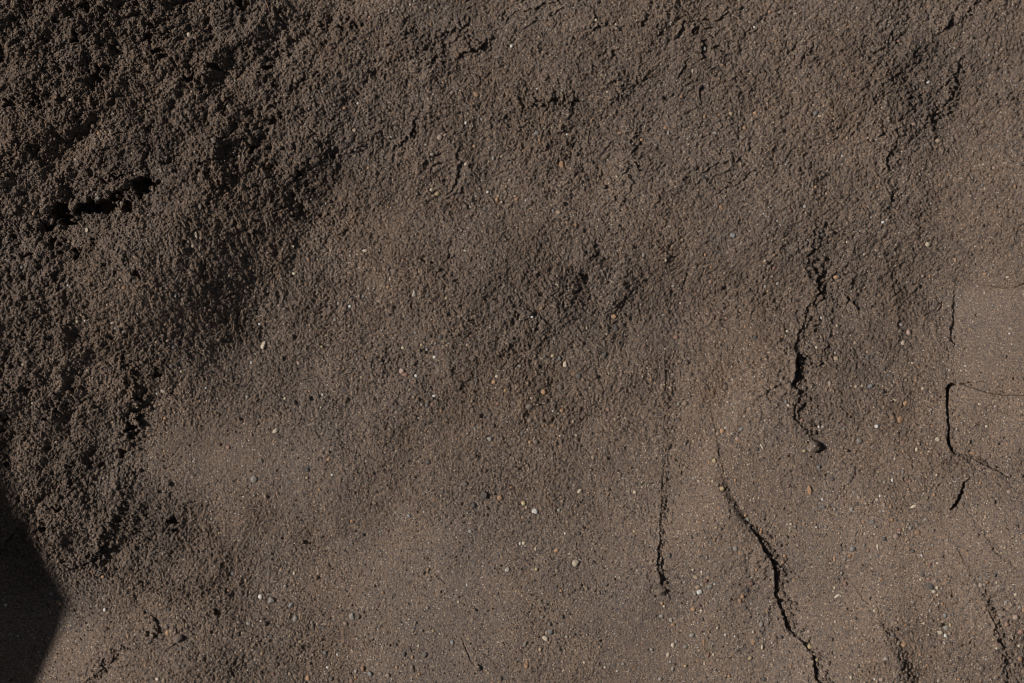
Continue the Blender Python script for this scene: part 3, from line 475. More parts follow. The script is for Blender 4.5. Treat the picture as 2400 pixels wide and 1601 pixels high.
BROWN = (.138, .106, .083)
def sand_material(name):
    m, nt, bs = new_mat(name)
    L = nt.links.new
    tc = nt.nodes.new("ShaderNodeTexCoord").outputs["Object"]
    nz = node(nt, "ShaderNodeTexNoise"); nz.inputs["Scale"].default_value = 900; nz.inputs["Detail"].default_value = 1
    L(tc, nz.inputs["Vector"])
    def vor(scale, rnd=1.0):
        v = nt.nodes.new("ShaderNodeTexVoronoi"); v.inputs["Scale"].default_value = scale
        L(tc, v.inputs["Vector"]); s = nt.nodes.new("ShaderNodeSeparateColor"); L(v.outputs["Color"], s.inputs[0])
        return v, s
    va, sa = vor(1050); vb, sb = vor(560); vc, sc = vor(300)
    ra = ramp(nt, [(0, (.045, .045, .05)), (.13, (.085, .072, .062)), (.30, (.125, .097, .074)), (.62, (.16, .118, .084)),
                   (.82, (.195, .145, .10)), (.925, (.25, .155, .09)), (.955, (.32, .26, .19)), (.99, (.5, .46, .39))], 'CONSTANT')
    L(sa.outputs[0], ra.inputs[0])
    rb = ramp(nt, [(0, (.06, .066, .078)), (.3, (.12, .10, .085)), (.5, (.21, .16, .115)), (.76, (.25, .15, .09)), (.88, (.31, .24, .165)), (.97, (.45, .41, .34))], 'CONSTANT')
    L(sb.outputs[1], rb.inputs[0])
    mb = math_(nt, 'MULTIPLY', math_(nt, 'GREATER_THAN', sb.outputs[0], .84), math_(nt, 'LESS_THAN', vb.outputs["Distance"], .42))
    col = mix(nt, mb, ra.outputs[0], rb.outputs[0])
    mc = math_(nt, 'MULTIPLY', math_(nt, 'GREATER_THAN', sc.outputs[0], .95), math_(nt, 'LESS_THAN', vc.outputs["Distance"], .34))
    rc = ramp(nt, [(0, (.07, .075, .085)), (.35, (.2, .17, .14)), (.6, (.27, .15, .08)), (.8, (.33, .25, .16))], 'CONSTANT')
    L(sc.outputs[1], rc.inputs[0])
    col = mix(nt, mc, col, rc.outputs[0])
    # fine dust mutes the grains
    col = mix(nt, .34, col, BROWN)
    # slow drift between greyer and warmer sand
    n2 = nt.nodes.new("ShaderNodeTexNoise"); n2.inputs["Scale"].default_value = 7; n2.inputs["Detail"].default_value = 5; n2.inputs["Roughness"].default_value = .6
    L(tc, n2.inputs["Vector"])
    rd = ramp(nt, [(.3, (.85, .86, .92)), (.7, (1.09, 1.025, .995))])
    L(n2.outputs[0], rd.inputs[0])
    col = mix(nt, 1.0, col, rd.outputs[0], 'MULTIPLY')
    # crumbly ground is coloured darker and browner than the smooth sand
    dm = nt.nodes.new("ShaderNodeAttribute"); dm.attribute_name = 'darker'
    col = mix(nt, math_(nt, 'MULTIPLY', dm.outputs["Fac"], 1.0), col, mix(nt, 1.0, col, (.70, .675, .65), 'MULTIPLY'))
    L(col, bs.inputs["Base Color"])
    bs.inputs["Roughness"].default_value = .92
    bs.inputs["Specular IOR Level"].default_value = .25
    rr = math_(nt, 'SUBTRACT', .95, math_(nt, 'MULTIPLY', math_(nt, 'GREATER_THAN', sa.outputs[1], .985), .65))
    L(rr, bs.inputs["Roughness"])
    h = math_(nt, 'SUBTRACT', math_(nt, 'MULTIPLY', nz.outputs[0], .8), math_(nt, 'MULTIPLY', va.outputs["Distance"], 1.0))
    h = math_(nt, 'ADD', h, math_(nt, 'MULTIPLY', mb, .5))
    bp = nt.nodes.new("ShaderNodeBump"); bp.inputs["Strength"].default_value = .9; bp.inputs["Distance"].default_value = .00045
    L(h, bp.inputs["Height"]); L(bp.outputs[0], bs.inputs["Normal"])
    return m
M_SAND = sand_material("sand")
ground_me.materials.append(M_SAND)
darker = np.clip(A * 1.55 * (.85 + .7 * fbm(U, V, 110, 601, 3)) - .08, 0, 1).astype(F)  # how far the sand colour is darkened, rising with crumbliness
da = ground_me.attributes.new('darker', 'FLOAT', 'POINT'); da.data.foreach_set('value', darker.ravel())

COL = dict(w=(.50,.48,.45), g=(.21,.19,.165), b=(.145,.143,.14), s=(.072,.065,.06), o=(.27,.16,.09), r=(.20,.115,.085),
           y=(.33,.26,.145), c=(.42,.35,.26), t=(.24,.18,.125), p=(.26,.19,.15), n=(.125,.10,.08))
def stone_material(name, c):
    m, nt, bs = new_mat(name)
    L = nt.links.new
    tc = nt.nodes.new("ShaderNodeTexCoord").outputs["Object"]
    oi = nt.nodes.new("ShaderNodeObjectInfo")
    add = nt.nodes.new("ShaderNodeVectorMath"); add.operation = 'ADD'
    L(tc, add.inputs[0]); L(oi.outputs["Location"], add.inputs[1])
    n1 = nt.nodes.new("ShaderNodeTexNoise"); n1.inputs["Scale"].default_value = 520; n1.inputs["Detail"].default_value = 4
    L(add.outputs[0], n1.inputs["Vector"])
    n2 = nt.nodes.new("ShaderNodeTexNoise"); n2.inputs["Scale"].default_value = 1700; n2.inputs["Detail"].default_value = 2
    L(add.outputs[0], n2.inputs["Vector"])
    r1 = ramp(nt, [(.3, tuple(x * .72 for x in c)), (.7, tuple(min(x * 1.2, .8) for x in c))])
    L(n1.outputs[0], r1.inputs[0])
    # sand dust sticking to the stone
    dust = math_(nt, 'MULTIPLY', math_(nt, 'GREATER_THAN', n2.outputs[0], .56), .6)
    col = mix(nt, dust, r1.outputs[0], BROWN)
    v = math_(nt, 'MULTIPLY_ADD', oi.outputs["Random"], .45, .78)
    hs = nt.nodes.new("ShaderNodeHueSaturation"); L(col, hs.inputs["Color"]); L(v, hs.inputs["Value"])
    L(hs.outputs[0], bs.inputs["Base Color"])
    bs.inputs["Roughness"].default_value = .8; bs.inputs["Specular IOR Level"].default_value = .35
    bp = nt.nodes.new("ShaderNodeBump"); bp.inputs["Strength"].default_value = .5; bp.inputs["Distance"].default_value = .0003
    L(n2.outputs[0], bp.inputs["Height"]); L(bp.outputs[0], bs.inputs["Normal"])
    return m
STONE = {k: stone_material("stone_" + {'w':'white','g':'grey','b':'bluegrey','s':'slate','o':'orange','r':'red','y':'yellow','c':'cream','t':'tan','p':'pink','n':'brown'}[k], c) for k, c in COL.items()}

# ------------------------------------------------------------------ pebbles
rng = random.Random(7)
def rock_mesh(name, seed, angular, level=3, amp=.16):
    r = np.random.RandomState(seed)
    bm = bmesh.new(); bmesh.ops.create_icosphere(bm, subdivisions=level, radius=1.0)
    co = np.array([v.co[:] for v in bm.verts])
    planes = r.randn(7 + int(6 * angular), 3); planes /= np.linalg.norm(planes, axis=1)[:, None]
    off = r.uniform(.66 if angular > .4 else .82, .98, len(planes))
    for pnt, o_ in zip(planes, off):
        d = co @ pnt - o_
        co = co - np.outer(np.maximum(d, 0) * (.55 + .4 * angular), pnt)
    ph = r.uniform(0, 6, (5, 3)); fr_ = r.uniform(1.4, 4.2, (5, 3))
    n_ = sum(np.sin((co * fr_[k]).sum(1) + ph[k, 0]) for k in range(5)) / 5
    co = co * (1 + amp * n_)[:, None]
    co /= np.abs(co).max(0)
    for v, c in zip(bm.verts, co): v.co = c
    for f in bm.faces: f.smooth = True
    me = bpy.data.meshes.new(name); bm.to_mesh(me); bm.free()
    return me
shapes = [rock_mesh("pebble", 900 + i, (.5, 1.5, .9, 1.2, .7, 1.7)[i % 6], 3, (.16, .22, .12)[i % 3]) for i in range(12)]
variants = {}
for c in COL:
    for i, s in enumerate(shapes):
        m = s.copy(); m.materials.append(STONE[c]); variants[c, i] = m

# landmarks that the labels speak of
LAND = [("the long dark crack", CRACK[3:]), ("the thin straight seam", SEAM), ("the crumbling split", SPLIT), ("the bracket-shaped gap", BRACKET),
        ("the short deep slit", SLIT), ("the long dark hollow", HOLLOW), ("the curved scratch", SCRATCH), ("the ragged arched ledge", LEDGE),
        ("the smooth slab", [(2310, 690), (2350, 780)]), ("the corner shadow", [(0, 1115), (158, 1422), (76, 1601)]),
        ("the big white pebble", [(1254, 1198)]), ("the big cream pebble", [(1349, 1320)]), ("the pale bluish pebble", [(1718, 552)]),
        ("the small round pit", [(407, 1224)]), ("the shadowed gully", [(470, 700), (505, 800)]), ("the top ledge", [(1140, 98), (1062, 130)]),
        ("the fallen clod", [(1908, 1047)]), ("the broken clods", [(355, 1485)]), ("the hooked groove", [(2237, 160), (2225, 235), (2172, 285)]),
        ("the big slate pebble", [(1135, 1159)]), ("the two-tone pebble", [(617, 809)])]
NAMES = dict(w='white', g='grey', b='blue-grey', s='dark slate', o='orange', r='reddish', y='yellowish', c='cream', t='tan', p='pinkish', n='brown')
def nearest(x, y, pts):
    best = (1e9, 0, 0)
    P = [(p[0], p[1]) for p in pts]
    for q0, q1 in zip(P, P[1:] or P):
        dx, dy = q1[0] - q0[0], q1[1] - q0[1]
        l = dx * dx + dy * dy
        t = 0 if l == 0 else max(0, min(1, ((x - q0[0]) * dx + (y - q0[1]) * dy) / l))
        vx, vy = x - q0[0] - t * dx, y - q0[1] - t * dy
        d = math.hypot(vx, vy)
        if d < best[0]: best = (d, vx, vy)
    return best
def describe(p):
    s = (p['w'] + p['h']) / 2
    size = 'large' if s > 14.6 else 'medium' if s > 11.3 else 'small'
    r = max(p['w'], p['h']) / min(p['w'], p['h'])
    shape = 'round' if r < 1.16 else 'oval' if r < 1.55 else 'long'
    best = min(((nearest(p['x'], p['y'], pts), name) for name, pts in LAND if nearest(p['x'], p['y'], pts)[0] > 9), key=lambda t: t[0][0])
    (d, vx, vy), name = best
    a = math.degrees(math.atan2(-vy, vx)) % 360
    way = ['right of', 'upper right of', 'above', 'upper left of', 'left of', 'lower left of', 'below', 'lower right of'][int((a + 22.5) // 45) % 8]
    near = 'just' if d < 45 else '' if d < 160 else 'well'
    p['d'] = d
    return ' '.join(f"{size} {shape} {NAMES[p['c']]} pebble {near} {way} {name}".split())
singles = pebbles[:N_SINGLE]
SPECIAL = {(1254, 1198): "large white pebble standing clear of the flat sand, its shadow beside it",
           (1349, 1320): "large rough cream pebble with a small stone leaning on its shaded side",
           (1718, 552): "pale bluish grey pebble lying alone on rough sand, smooth topped",
           (617, 809): "long two-tone pebble, cream below and brown above, near the shadowed gully",
           (1135, 1159): "biggest dark slate pebble, half sunk, on open sand"}
byl = {}
for p in singles:
    for (x, y), t in SPECIAL.items():
        if abs(p['x'] - x) < 5 and abs(p['y'] - y) < 5 and 'label' not in p:
            p['label'] = t
    if 'label' not in p:
        byl.setdefault(describe(p), []).append(p)
ORD = ['nearest', 'second nearest', 'third nearest', 'fourth nearest', 'fifth nearest', 'sixth nearest', 'seventh nearest', 'eighth nearest', 'ninth nearest', 'tenth nearest']
for t, ps in byl.items():
    ps.sort(key=lambda p: p['d'])
    for i, p in enumerate(ps):
        p['label'] = t if len(ps) == 1 else f"{t}, {ORD[i]}"
def place_stone(p, me, name="pebble"):
    gx, gy = at(p['x'], p['y'])
    z = float(sample(ZZ, gx, gy))
    s = (p['w'] + p['h']) / 2
    proud = p.get('proud')
    if proud is None:
        proud = rng.uniform(.1, .4) if p['c'] in 'notgsp' else rng.uniform(.2, .5)
    rz = min(p['w'], p['h']) * .5 * rng.uniform(.62, .85)
    o = bpy.data.objects.new(name, me)
    o.scale = (p['w'] * .5 * PX, p['h'] * .5 * PX, rz * PX)
    # tilt: scale first, then turn about the vertical
    o.rotation_euler = (0, 0, R(p['a']) if p['a'] or abs(p['w'] / p['h'] - 1) > .14 else rng.uniform(0, 6.28))
    o.location = (gx * PX, gy * PX, z + proud * rz * PX)
    C.objects.link(o)
    return o
for p in singles:
    if (p['w'] > 13 and p['c'] in 'wcby') or 'nearest' not in p['label'] and p['label'] in SPECIAL.values(): p['proud'] = rng.uniform(.45, .7)
    o = place_stone(p, variants[p['c'], rng.randrange(12)])
    o["label"] = p['label']; o["category"] = "pebble"; o["group"] = "pebbles lying on the sand"
    p['obj'] = o

# ------------------------------------------------------------------ gravel too fine to count, and loose crumbs of soil
def base_ico(level=1):
    bm = bmesh.new(); bmesh.ops.create_icosphere(bm, subdivisions=level, radius=1.0)
    bm.verts.index_update()
    co = np.array([v.co[:] for v in bm.verts], F); fa = np.array([[v.index for v in f.verts] for f in bm.faces], np.int32)
    bm.free(); return co, fa
ICO1 = base_ico(1); ICO2 = base_ico(2)
nr = np.random.RandomState(99)
def rots(n):
    q = nr.randn(n, 4); q /= np.linalg.norm(q, axis=1)[:, None]
    w, x, y, z = q.T
    return np.stack([1-2*(y*y+z*z), 2*(x*y-z*w), 2*(x*z+y*w), 2*(x*y+z*w), 1-2*(x*x+z*z), 2*(y*z-x*w), 2*(x*z-y*w), 2*(y*z+x*w), 1-2*(x*x+y*y)], -1).reshape(n, 3, 3).astype(F)
def swarm(pos, size, ico, rough=.22, free=True, jit=.18):
    """many small stones as one mesh; size (n,3)"""
    base, fa = ico
    n = len(pos)
    v = base[None] * (1 + nr.uniform(-jit, jit, (n, len(base), 1)).astype(F)) * size[:, None, :]
    if free: v = np.einsum('nij,nkj->nki', rots(n), v)
    v = v + pos[:, None, :]
    f = (fa[None] + (np.arange(n, dtype=np.int32) * len(base))[:, None, None]).reshape(-1, 3)
    return v.reshape(-1, 3), f, len(base)
def scatter(n, dens_fn, margin=40):
    x = nr.uniform(-margin, 2400 + margin, n * 3); y = nr.uniform(-margin, 1601 + margin, n * 3)
    keep = nr.rand(n * 3) < dens_fn(x.astype(F), y.astype(F))
    x, y = x[keep][:n], y[keep][:n]
    gx, gy = x - 1200, 800.5 - y
    kk = HU / (HU - Z0(gx, gy)); gx = gx / kk; gy = gy / kk
    return x, y, gx, gy, sample(ZZ, gx, gy)
def line_glow(x, y, pts, wd, dx=0):
    out = np.full(x.shape, 1e9, F)
    for (x0, y0, _), (x1, y1, _) in zip(pts, pts[1:]):
        t = np.clip(((x - x0) * (x1 - x0) + (y - y0) * (y1 - y0)) / ((x1 - x0) ** 2 + (y1 - y0) ** 2), 0, 1)
        out = np.minimum(out, np.hypot(x - x0 - t * (x1 - x0) - dx, y - y0 - t * (y1 - y0)))
    return np.exp(-(out / wd) ** 2)
def stony(x, y):
    d = cells(STONY, x, y) * (.10 + 1.2 * smooth(.0, .5, fbm(x, y, 75, 501, 3)))
    d = d + .9 * line_glow(x, y, [(2060,1440,0),(2110,1530,0),(2150,1620,0)], 34, 30) + 1.0 * line_glow(x, y, [(2310,1380,0),(2360,1460,0),(2385,1600,0)], 34, 20) \
          + .7 * line_glow(x, y, [(1990,1180,0),(2060,1230,0),(2120,1260,0),(2180,1340,0),(2210,1470,0)], 45) + .5 * line_glow(x, y, [(1620,1300,0),(1640,1380,0),(1650,1480,0)], 25) \
          + .6 * line_glow(x, y, [(1010,1560,0),(940,1590,0),(820,1580,0)], 30) + .4 * line_glow(x, y, [(1280,1480,0),(1230,1540,0),(1160,1601,0)], 30) + .4 * line_glow(x, y, [(620,1400,0),(720,1480,0),(760,1500,0)], 20)
    return d
def near_crack(x, y):
    out = np.zeros_like(x)
    for (x0, y0, _), (x1, y1, _) in zip(CRACK, CRACK[1:]):
        t = np.clip(((x - x0) * (x1 - x0) + (y - y0) * (y1 - y0)) / ((x1 - x0) ** 2 + (y1 - y0) ** 2), 0, 1)
        d = np.hypot(x - x0 - t * (x1 - x0) - 14, y - y0 - t * (y1 - y0) + 2)
        out = np.maximum(out, np.exp(-(d / 11) ** 2))
    return out
palette = np.array([COL[c] for c in 'wgbsoryctpn'], F)
parts = []
rest = pebbles[N_SINGLE:]
# a) the smaller stones the photo shows one by one
P = np.array([(p['x'], p['y']) for p in rest])
gx, gy = P[:, 0] - 1200, 800.5 - P[:, 1]
kk = HU / (HU - Z0(gx, gy)); gx /= kk; gy /= kk
sz = np.array([(p['w'], p['h'], min(p['w'], p['h']) * .8) for p in rest]) * .5 * PX
pos = np.stack([gx * PX, gy * PX, sample(ZZ, gx, gy) + sz[:, 2] * nr.uniform(0, .4, len(rest))], -1)
parts.append((swarm(pos.astype(F), sz.astype(F), ICO2, free=False, jit=.07), np.array([COL[p['c']] for p in rest], F)))
# b) unnamed gravel, coarse to fine
for n, s0, s1, pw, ico in ((2400, 2.0, 4.4, 1.9, ICO2), (13000, 1.2, 2.3, 1.3, ICO1), (26000, .8, 1.4, .6, ICO1)):
    x, y, gx, gy, z = scatter(n, lambda a, c: np.clip(stony(a, c), .03, 1) ** pw + (.6 * near_crack(a, c) if s0 > 1 else 0))
    m = len(x)
    r = (s0 + (s1 - s0) * nr.rand(m) ** 2.2)[:, None] * nr.uniform(.7, 1.15, (m, 3)) * PX
    pos = np.stack([gx * PX, gy * PX, z + r[:, 2] * nr.uniform(-.1, .55, m)], -1)
    w = np.array([.04, .07, .03, .08, .19, .07, .05, .13, .20, .08, .16]) if s0 < 2 else np.array([.02, .08, .02, .10, .17, .07, .04, .08, .20, .08, .30])
    col = palette[nr.choice(11, m, p=w / w.sum())] * nr.uniform(.7, 1.15, (m, 1))
    parts.append((swarm(pos.astype(F), r.astype(F), ico), col.astype(F)))
# c) gravel heaped along the foot of the long crack
x, y, gx, gy, z = scatter(900, lambda a, c: near_crack(a, c) * (a > 1690))
m = len(x)
r = (2.4 + 3.6 * nr.rand(m) ** 2)[:, None] * nr.uniform(.75, 1.1, (m, 3)) * PX
pos = np.stack([gx * PX, gy * PX, z + r[:, 2] * .5], -1)
w = np.array([.02, .16, .08, .14, .08, .04, .03, .03, .14, .03, .4])
parts.append((swarm(pos.astype(F), r.astype(F), ICO2), (palette[nr.choice(11, m, p=w / w.sum())] * nr.uniform(.75, 1.1, (m, 1))).astype(F)))
vs, fs, cs, o_ = [], [], [], 0
for (v, f, nb), c in parts:
    vs.append(v); fs.append(f + o_); cs.append(np.repeat(c, nb, 0)); o_ += len(v)
gme = mesh_from("gravel", np.concatenate(vs), np.concatenate(fs))
cs = np.concatenate(cs); cs = np.concatenate([cs, np.ones((len(cs), 1), F)], 1)
at_ = gme.color_attributes.new("stone", 'FLOAT_COLOR', 'POINT'); at_.data.foreach_set("color", cs.astype(F).ravel())
mg, nt, bs = new_mat("gravel")
vc = nt.nodes.new("ShaderNodeVertexColor"); vc.layer_name = "stone"
tn = nt.nodes.new("ShaderNodeTexNoise"); tn.inputs["Scale"].default_value = 1500
nt.links.new(nt.nodes.new("ShaderNodeTexCoord").outputs["Object"], tn.inputs["Vector"])
dst = math_(nt, 'MULTIPLY', math_(nt, 'GREATER_THAN', tn.outputs[0], .52), .5)
nt.links.new(mix(nt, dst, vc.outputs[0], BROWN), bs.inputs["Base Color"])
bs.inputs["Roughness"].default_value = .85; bs.inputs["Specular IOR Level"].default_value = .3
gme.materials.append(mg)
gravel = bpy.data.objects.new("gravel", gme); gravel["kind"] = "stuff"
gravel["label"] = "fine mixed gravel and coarse grains strewn over the sand"
C.objects.link(gravel)

# crumbs of soil
def crumbly(x, y):
    return np.clip(cells(CRUMBLY, x, y) * (1 + .5 * fbm(x, y, 60, 21, 2)), 0, 1.1)
vs, fs, o_ = [], [], 0
for n, s0, s1, ico, pw in ((105000, 1.1, 2.5, ICO1, .85), (3000, 2.4, 6.0, ICO2, 2.4)):
    x, y, gx, gy, z = scatter(n, lambda a, c: np.clip(crumbly(a, c), 0, 1) ** pw * (1 - .97 * ((a > 2228) & (c > 665) & (c < 870))) * (1 - .9 * np.exp(-((a - 470) / 190) ** 2 - ((c - 1060) / 80) ** 2)))
    m = len(x)
    r = (s0 + (s1 - s0) * nr.rand(m) ** 2)[:, None] * nr.uniform(.75, 1.1, (m, 3)) * PX
    pos = np.stack([gx * PX, gy * PX, z + r[:, 2] * nr.uniform(-.1, .75, m)], -1)
    v, f, nb = swarm(pos.astype(F), r.astype(F), ico, jit=.25)
    vs.append(v); fs.append(f + o_); o_ += len(v)
for n, line, dx, wd, s0, s1 in ((260, SEAM, 8, 9, 1.4, 4.0), (230, SPLIT, 16, 14, 1.8, 6.0), (40, BRACKET, 12, 8, 1.4, 3.6), (50, LIPLINE, 4, 8, 1.6, 4.2), (240, CRACK[4:], 16, 13, 1.8, 5.5),
                           (70, [(2318,1410,0),(2345,1500,0),(2360,1601,0)], 14, 14, 1.6, 5), (80, [(2080,1480,0),(2105,1530,0),(2135,1601,0)], 14, 14, 1.6, 5),
                           (70, [(312,1500,0),(275,1525,0),(240,1560,0),(205,1601,0)], 4, 9, 1.4, 4), (260, [(290,1105,0),(294,1125,0),(238,1262,0),(235,1285,0),(200,1322,0),(130,1322,0)], 10, 10, 2, 6),
                           (320, [(298,1045,0),(318,985,0),(322,945,0),(300,860,0)], 14, 16, 1.8, 4.8), (110, [(1140,98,0),(1095,120,0),(1062,72,0),(905,150,0)], 6, 12, 2, 6), (40, [(1340,240,0),(1256,240,0),(1212,250,0)], 4, 12, 2, 6),
                           (80, [(2238,160,0),(2225,235,0),(2172,285,0),(2165,300,0)], 8, 12, 2, 6)):
    xs = [q[0] for q in line]; ys = [q[1] for q in line]
    x = nr.uniform(min(xs) - 40, max(xs) + 40, 60000); y = nr.uniform(min(ys) - 25, max(ys) + 25, 60000)
    kp = nr.rand(60000) < line_glow(x, y, line, wd, dx)
    x, y = x[kp][:n], y[kp][:n]; m = len(x)
    gx, gy = x - 1200, 800.5 - y
    kk = HU / (HU - Z0(gx, gy)); gx = gx / kk; gy = gy / kk; z = sample(ZZ, gx, gy)
    r = (s0 + (s1 - s0) * nr.rand(m) ** 2.4)[:, None] * nr.uniform(.7, 1.1, (m, 3)) * PX
    pos = np.stack([gx * PX, gy * PX, z + r[:, 2] * nr.uniform(0, .7, m)], -1)
    v, f, nb = swarm(pos.astype(F), r.astype(F), ICO2, jit=.2)
    vs.append(v); fs.append(f + o_); o_ += len(v)
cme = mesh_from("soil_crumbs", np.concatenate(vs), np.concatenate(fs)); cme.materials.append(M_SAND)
da = cme.attributes.new('darker', 'FLOAT', 'POINT'); da.data.foreach_set('value', np.full(len(cme.vertices), .8, F))
crumbs = bpy.data.objects.new("soil_crumbs", cme); crumbs["kind"] = "stuff"
crumbs["label"] = "loose crumbs of the same dark soil lying in its rough parts"
C.objects.link(crumbs)

# ------------------------------------------------------------------ clods, straws, twigs
def clod(x, y, w, h, up, seed, label, deg=0):
    me = rock_mesh("soil_clod", seed, .7, 4, .2)
    r = np.random.RandomState(seed)
    n = len(me.vertices); co = np.empty(n * 3, F); me.vertices.foreach_get("co", co); co = co.reshape(-1, 3)
    a = lumps((co[:, 0] + co[:, 2] * .7) * 20, (co[:, 1] + co[:, 2] * .4) * 20, 7, seed, 2.5, 5.5)
    co *= (1 + .16 * a)[:, None]
    me.vertices.foreach_set("co", co.ravel()); me.update(); me.materials.append(M_SAND)
    gx, gy = at(x, y); z = float(sample(ZZ, gx, gy))
    co2 = co * np.array([w * .5, h * .5, up], F) * PX
    me.vertices.foreach_set("co", co2.ravel()); me.update()
    o = bpy.data.objects.new("soil_clod", me); o.rotation_euler = (0, 0, R(deg))
    o.location = (gx * PX, gy * PX, z + up * PX * .25); C.objects.link(o)
    o["label"] = label; o["category"] = "soil clod"; o["group"] = "clods of soil on the sand"
clod(1906, 1047, 30, 30, 16, 11, "blunt wedge of soil at the foot of the crumbling split, casting a pointed shadow", 20)
clod(1549, 1385, 24, 20, 8, 12, "rounded lump of soil at the lower end of the thin straight seam")
clod(2230, 808, 12, 15, 5, 13, "small lozenge of soil ringed by a gap at the edge of the smooth slab", 10)
clod(363, 1478, 19, 11, 7, 14, "flat slab-like bit of soil, the upper one of the broken clods", -20)
clod(341, 1485, 13, 13, 7, 15, "round grey bit of soil, leftmost of the broken clods")
clod(356, 1490, 12, 13, 7, 16, "small blocky bit of soil, lowest of the broken clods", 30)
clod(420, 1496, 24, 18, 11, 17, "crumbly dark lump of soil to the right of the broken clods", 30)
clod(1120, 1562, 16, 16, 7, 18, "crumbly round lump of soil under the curved scratch", 30)
clod(2122, 1010, 14, 15, 5, 19, "squat lump of soil between the fallen clod and the bracket-shaped gap", 30)
def organic(name, label, cat, pts, width, colour, flat=.6):
    m, nt, bs = new_mat(name)
    t = nt.nodes.new("ShaderNodeTexNoise"); t.inputs["Scale"].default_value = 900
    nt.links.new(nt.nodes.new("ShaderNodeTexCoord").outputs["Object"], t.inputs["Vector"])
    rp = ramp(nt, [(.35, tuple(c * .65 for c in colour)), (.65, tuple(c * 1.25 for c in colour))])
    nt.links.new(t.outputs[0], rp.inputs[0]); nt.links.new(rp.outputs[0], bs.inputs["Base Color"]); bs.inputs["Roughness"].default_value = .75
    bm = bmesh.new(); rings = []
    P3 = []
    for (x, y, up) in pts:
        gx, gy = at(x, y); P3.append(np.array([gx * PX, gy * PX, float(sample(ZZ, gx, gy)) + up * PX]))
    o0 = P3[0].copy()
    fine = []
    for i in range(len(P3) - 1):
        for k in range(4): fine.append(P3[i] * (1 - k / 4) + P3[i + 1] * k / 4)
    fine.append(P3[-1]); N = len(fine)
    for i, q in enumerate(fine):
        d = fine[min(i + 1, N - 1)] - fine[max(i - 1, 0)]; d /= np.linalg.norm(d)
        s = np.cross(d, (0, 0, 1)); s /= np.linalg.norm(s); u = np.cross(s, d)
        w = width * .5 * PX * (.45 + .55 * math.sin(math.pi * (i + .6) / (N + .2))) * rng.uniform(.85, 1.15)
        rings.append([bm.verts.new(q - o0 + w * (math.cos(a) * s + flat * math.sin(a) * u)) for a in [j * math.pi / 4 for j in range(8)]])
    for r0_, r1_ in zip(rings, rings[1:]):
        for j in range(8): bm.faces.new((r0_[j], r0_[(j + 1) % 8], r1_[(j + 1) % 8], r1_[j])).smooth = True
    bm.faces.new(rings[0][::-1]); bm.faces.new(rings[-1])
    me = bpy.data.meshes.new(name); bm.to_mesh(me); bm.free(); me.materials.append(m)
    o = bpy.data.objects.new(name, me); o.location = o0; C.objects.link(o)
    if label: o["label"] = label; o["category"] = cat
    return o
organic("straw", "short pale bit of straw lying left of the fallen clod", "straw", [(1781,1041,2),(1785,1047,2),(1789,1053,2)], 3.6, (.42,.37,.29))
organic("straw", "short orange-brown bit of straw between the top ledges, upright in the rough sand", "straw", [(1384,287,2),(1387,281,3),(1391,275,2)], 2.4, (.34,.19,.09))
organic("twig", "dark brown twig lying level in the roughest crumbs near the centre", "twig", [(1230,741,2),(1243,738,4),(1257,732,3)], 3.4, (.06,.04,.03), 1)
organic("stem", "thin tan plant stem standing up and down beside the shadowed gully", "stem", [(305,775,2),(304,788,3),(306,799,2)], 1.9, (.16,.12,.085), 1)
organic("splinter", "thin reddish brown splinter in the dark crumbs at the very top", "splinter", [(623,2,2),(628,14,4),(633,29,2)], 3.0, (.12,.065,.04), 1)
organic("twig", "thin dark upright twig left of the crumbling split", "twig", [(1781,955,1),(1783,970,2),(1781,984,1)], 1.4, (.05,.04,.03), 1)
organic("twig", "thin slanting twig under the broken clods", "twig", [(362,1507,1),(370,1503,2),(379,1497,2)], 1.8, (.08,.055,.04), 1)
organic("twig", "fine short dark twig on the smooth lower sand, near the fallen clod", "twig", [(1767,915,1),(1758,927,1)], 1.3, (.06,.05,.04), 1)
organic("straw", "tiny reddish bit of straw in the darker crumbs of the lower left heap", "straw", [(212,1338,2),(216,1344,2)], 2.2, (.3,.14,.07))
# dry leaf with its stalk
leaf = organic("dry_leaf", "small dry tan leaf with a dark stalk, lying under the shadowed gully", "leaf", [(377,914,3),(385,918,4.5),(396,924,3)], 8.5, (.19,.15,.11), .25)
st = organic("stalk", None, None, [(394,923,2.5),(408,928,3),(424,937,1.5)], 1.8, (.09,.06,.045), 1)
st.location = st.location - leaf.location; st.parent = leaf

# ------------------------------------------------------------------ made-up block out of view, added to cast the lower left corner shadow
sh = math.tan(R(SUN_EL))
HR = .72                                                  # its height
tip = at(160, 1424)
zt = float(sample(ZZ, tip[0], tip[1]))
L_ = (HR - zt) / sh
cxr = tip[0] * PX - L_ * math.cos(R(SHADOW_AZ)); cyr = tip[1] * PX - L_ * math.sin(R(SHADOW_AZ))
# silhouette edges, as seen along the ground: 63 degrees up-left and 65 degrees down-left of the tip
def rim(x, y):
    gx, gy = at(x, y); l = (HR - float(sample(ZZ, gx, gy))) / sh
    return gx * PX - l * math.cos(R(SHADOW_AZ)) - cxr, gy * PX - l * math.sin(R(SHADOW_AZ)) - cyr
edge_u = [rim(x, y) for x, y in ((166, 1410), (136, 1350), (100, 1285), (62, 1210), (32, 1140), (4, 1070), (-50, 950))]
edge_d = [rim(x, y) for x, y in ((84, 1620), (108, 1560), (130, 1510), (150, 1460), (162, 1430))]
top = edge_u + [(-.36, edge_u[-1][1] + .12), (-.60, .25), (-.66, -.1), (-.5, -.4), (-.25, edge_d[0][1] - .16)] + edge_d
bm = bmesh.new()
levels = [(0.0, 1.0), (-.05, 1.0), (-.22, .99), (-.45, .97), (-.75, .93), (-1.0, .92)]
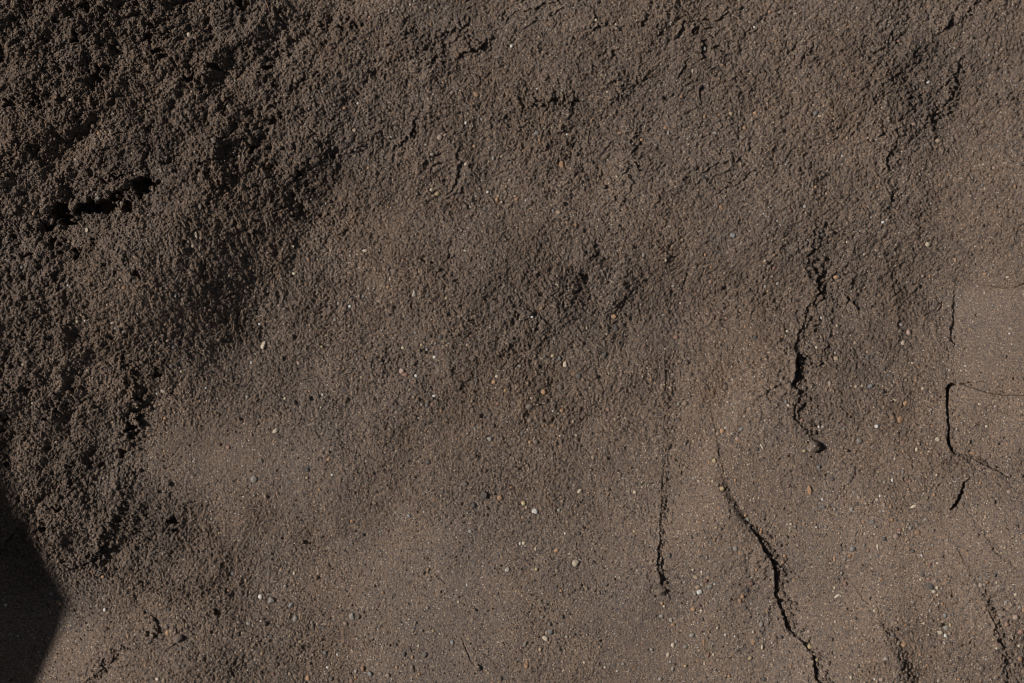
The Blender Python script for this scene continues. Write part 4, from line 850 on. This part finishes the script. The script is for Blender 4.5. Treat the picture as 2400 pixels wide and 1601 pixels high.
# walls lean in beneath the rim so that the rim alone draws the shadow
rings = []
rr = random.Random(3)
def dens(poly, n=6):
    out = []
    for (x0, y0), (x1, y1) in zip(poly, poly[1:] + poly[:1]):
        for k in range(n): out.append((x0 + (x1 - x0) * k / n, y0 + (y1 - y0) * k / n))
    return out
tp = dens(top, 3)
mx, my = -.33, -.02
for dz, s in levels:
    rings.append([bm.verts.new((mx + (x - mx) * s - (0 if dz == 0 else rr.uniform(0, .02) + .012), my + (y - my) * s, HR * (1 + dz) if dz > -1 else -.15)) for x, y in tp])
for a_, b_ in zip(rings, rings[1:]):
    n_ = len(a_)
    for j in range(n_): bm.faces.new((a_[j], b_[j], b_[(j + 1) % n_], a_[(j + 1) % n_])).smooth = False
inner = [rings[0]]
for s, dz in ((.75, .03), (.4, .05)):
    inner.append([bm.verts.new((mx + (x - mx) * s, my + (y - my) * s, HR + dz * .3 + rr.uniform(-.012, .012))) for x, y in tp])
for a_, b_ in zip(inner, inner[1:]):
    n_ = len(a_)
    for j in range(n_): bm.faces.new((b_[j], a_[j], a_[(j + 1) % n_], b_[(j + 1) % n_])).smooth = False
bm.faces.new(inner[-1])
bme = bpy.data.meshes.new("shadow_caster"); bm.to_mesh(bme); bm.free()
mr, nt, bs = new_mat("shadow_caster")
t = nt.nodes.new("ShaderNodeTexNoise"); t.inputs["Scale"].default_value = 9; t.inputs["Detail"].default_value = 9
nt.links.new(nt.nodes.new("ShaderNodeTexCoord").outputs["Object"], t.inputs["Vector"])
rp = ramp(nt, [(.35, (.07, .065, .06)), (.65, (.17, .155, .14))]); nt.links.new(t.outputs[0], rp.inputs[0]); nt.links.new(rp.outputs[0], bs.inputs["Base Color"])
bs.inputs["Roughness"].default_value = .9
bp = nt.nodes.new("ShaderNodeBump"); bp.inputs["Strength"].default_value = .8; bp.inputs["Distance"].default_value = .02
nt.links.new(t.outputs[0], bp.inputs["Height"]); nt.links.new(bp.outputs[0], bs.inputs["Normal"])
bme.materials.append(mr)
bo = bpy.data.objects.new("shadow_caster", bme); bo.location = (cxr, cyr, 0); C.objects.link(bo)
bo["label"] = "unseen angular block added beyond the sand to cast the corner shadow"; bo["category"] = "shadow_caster"
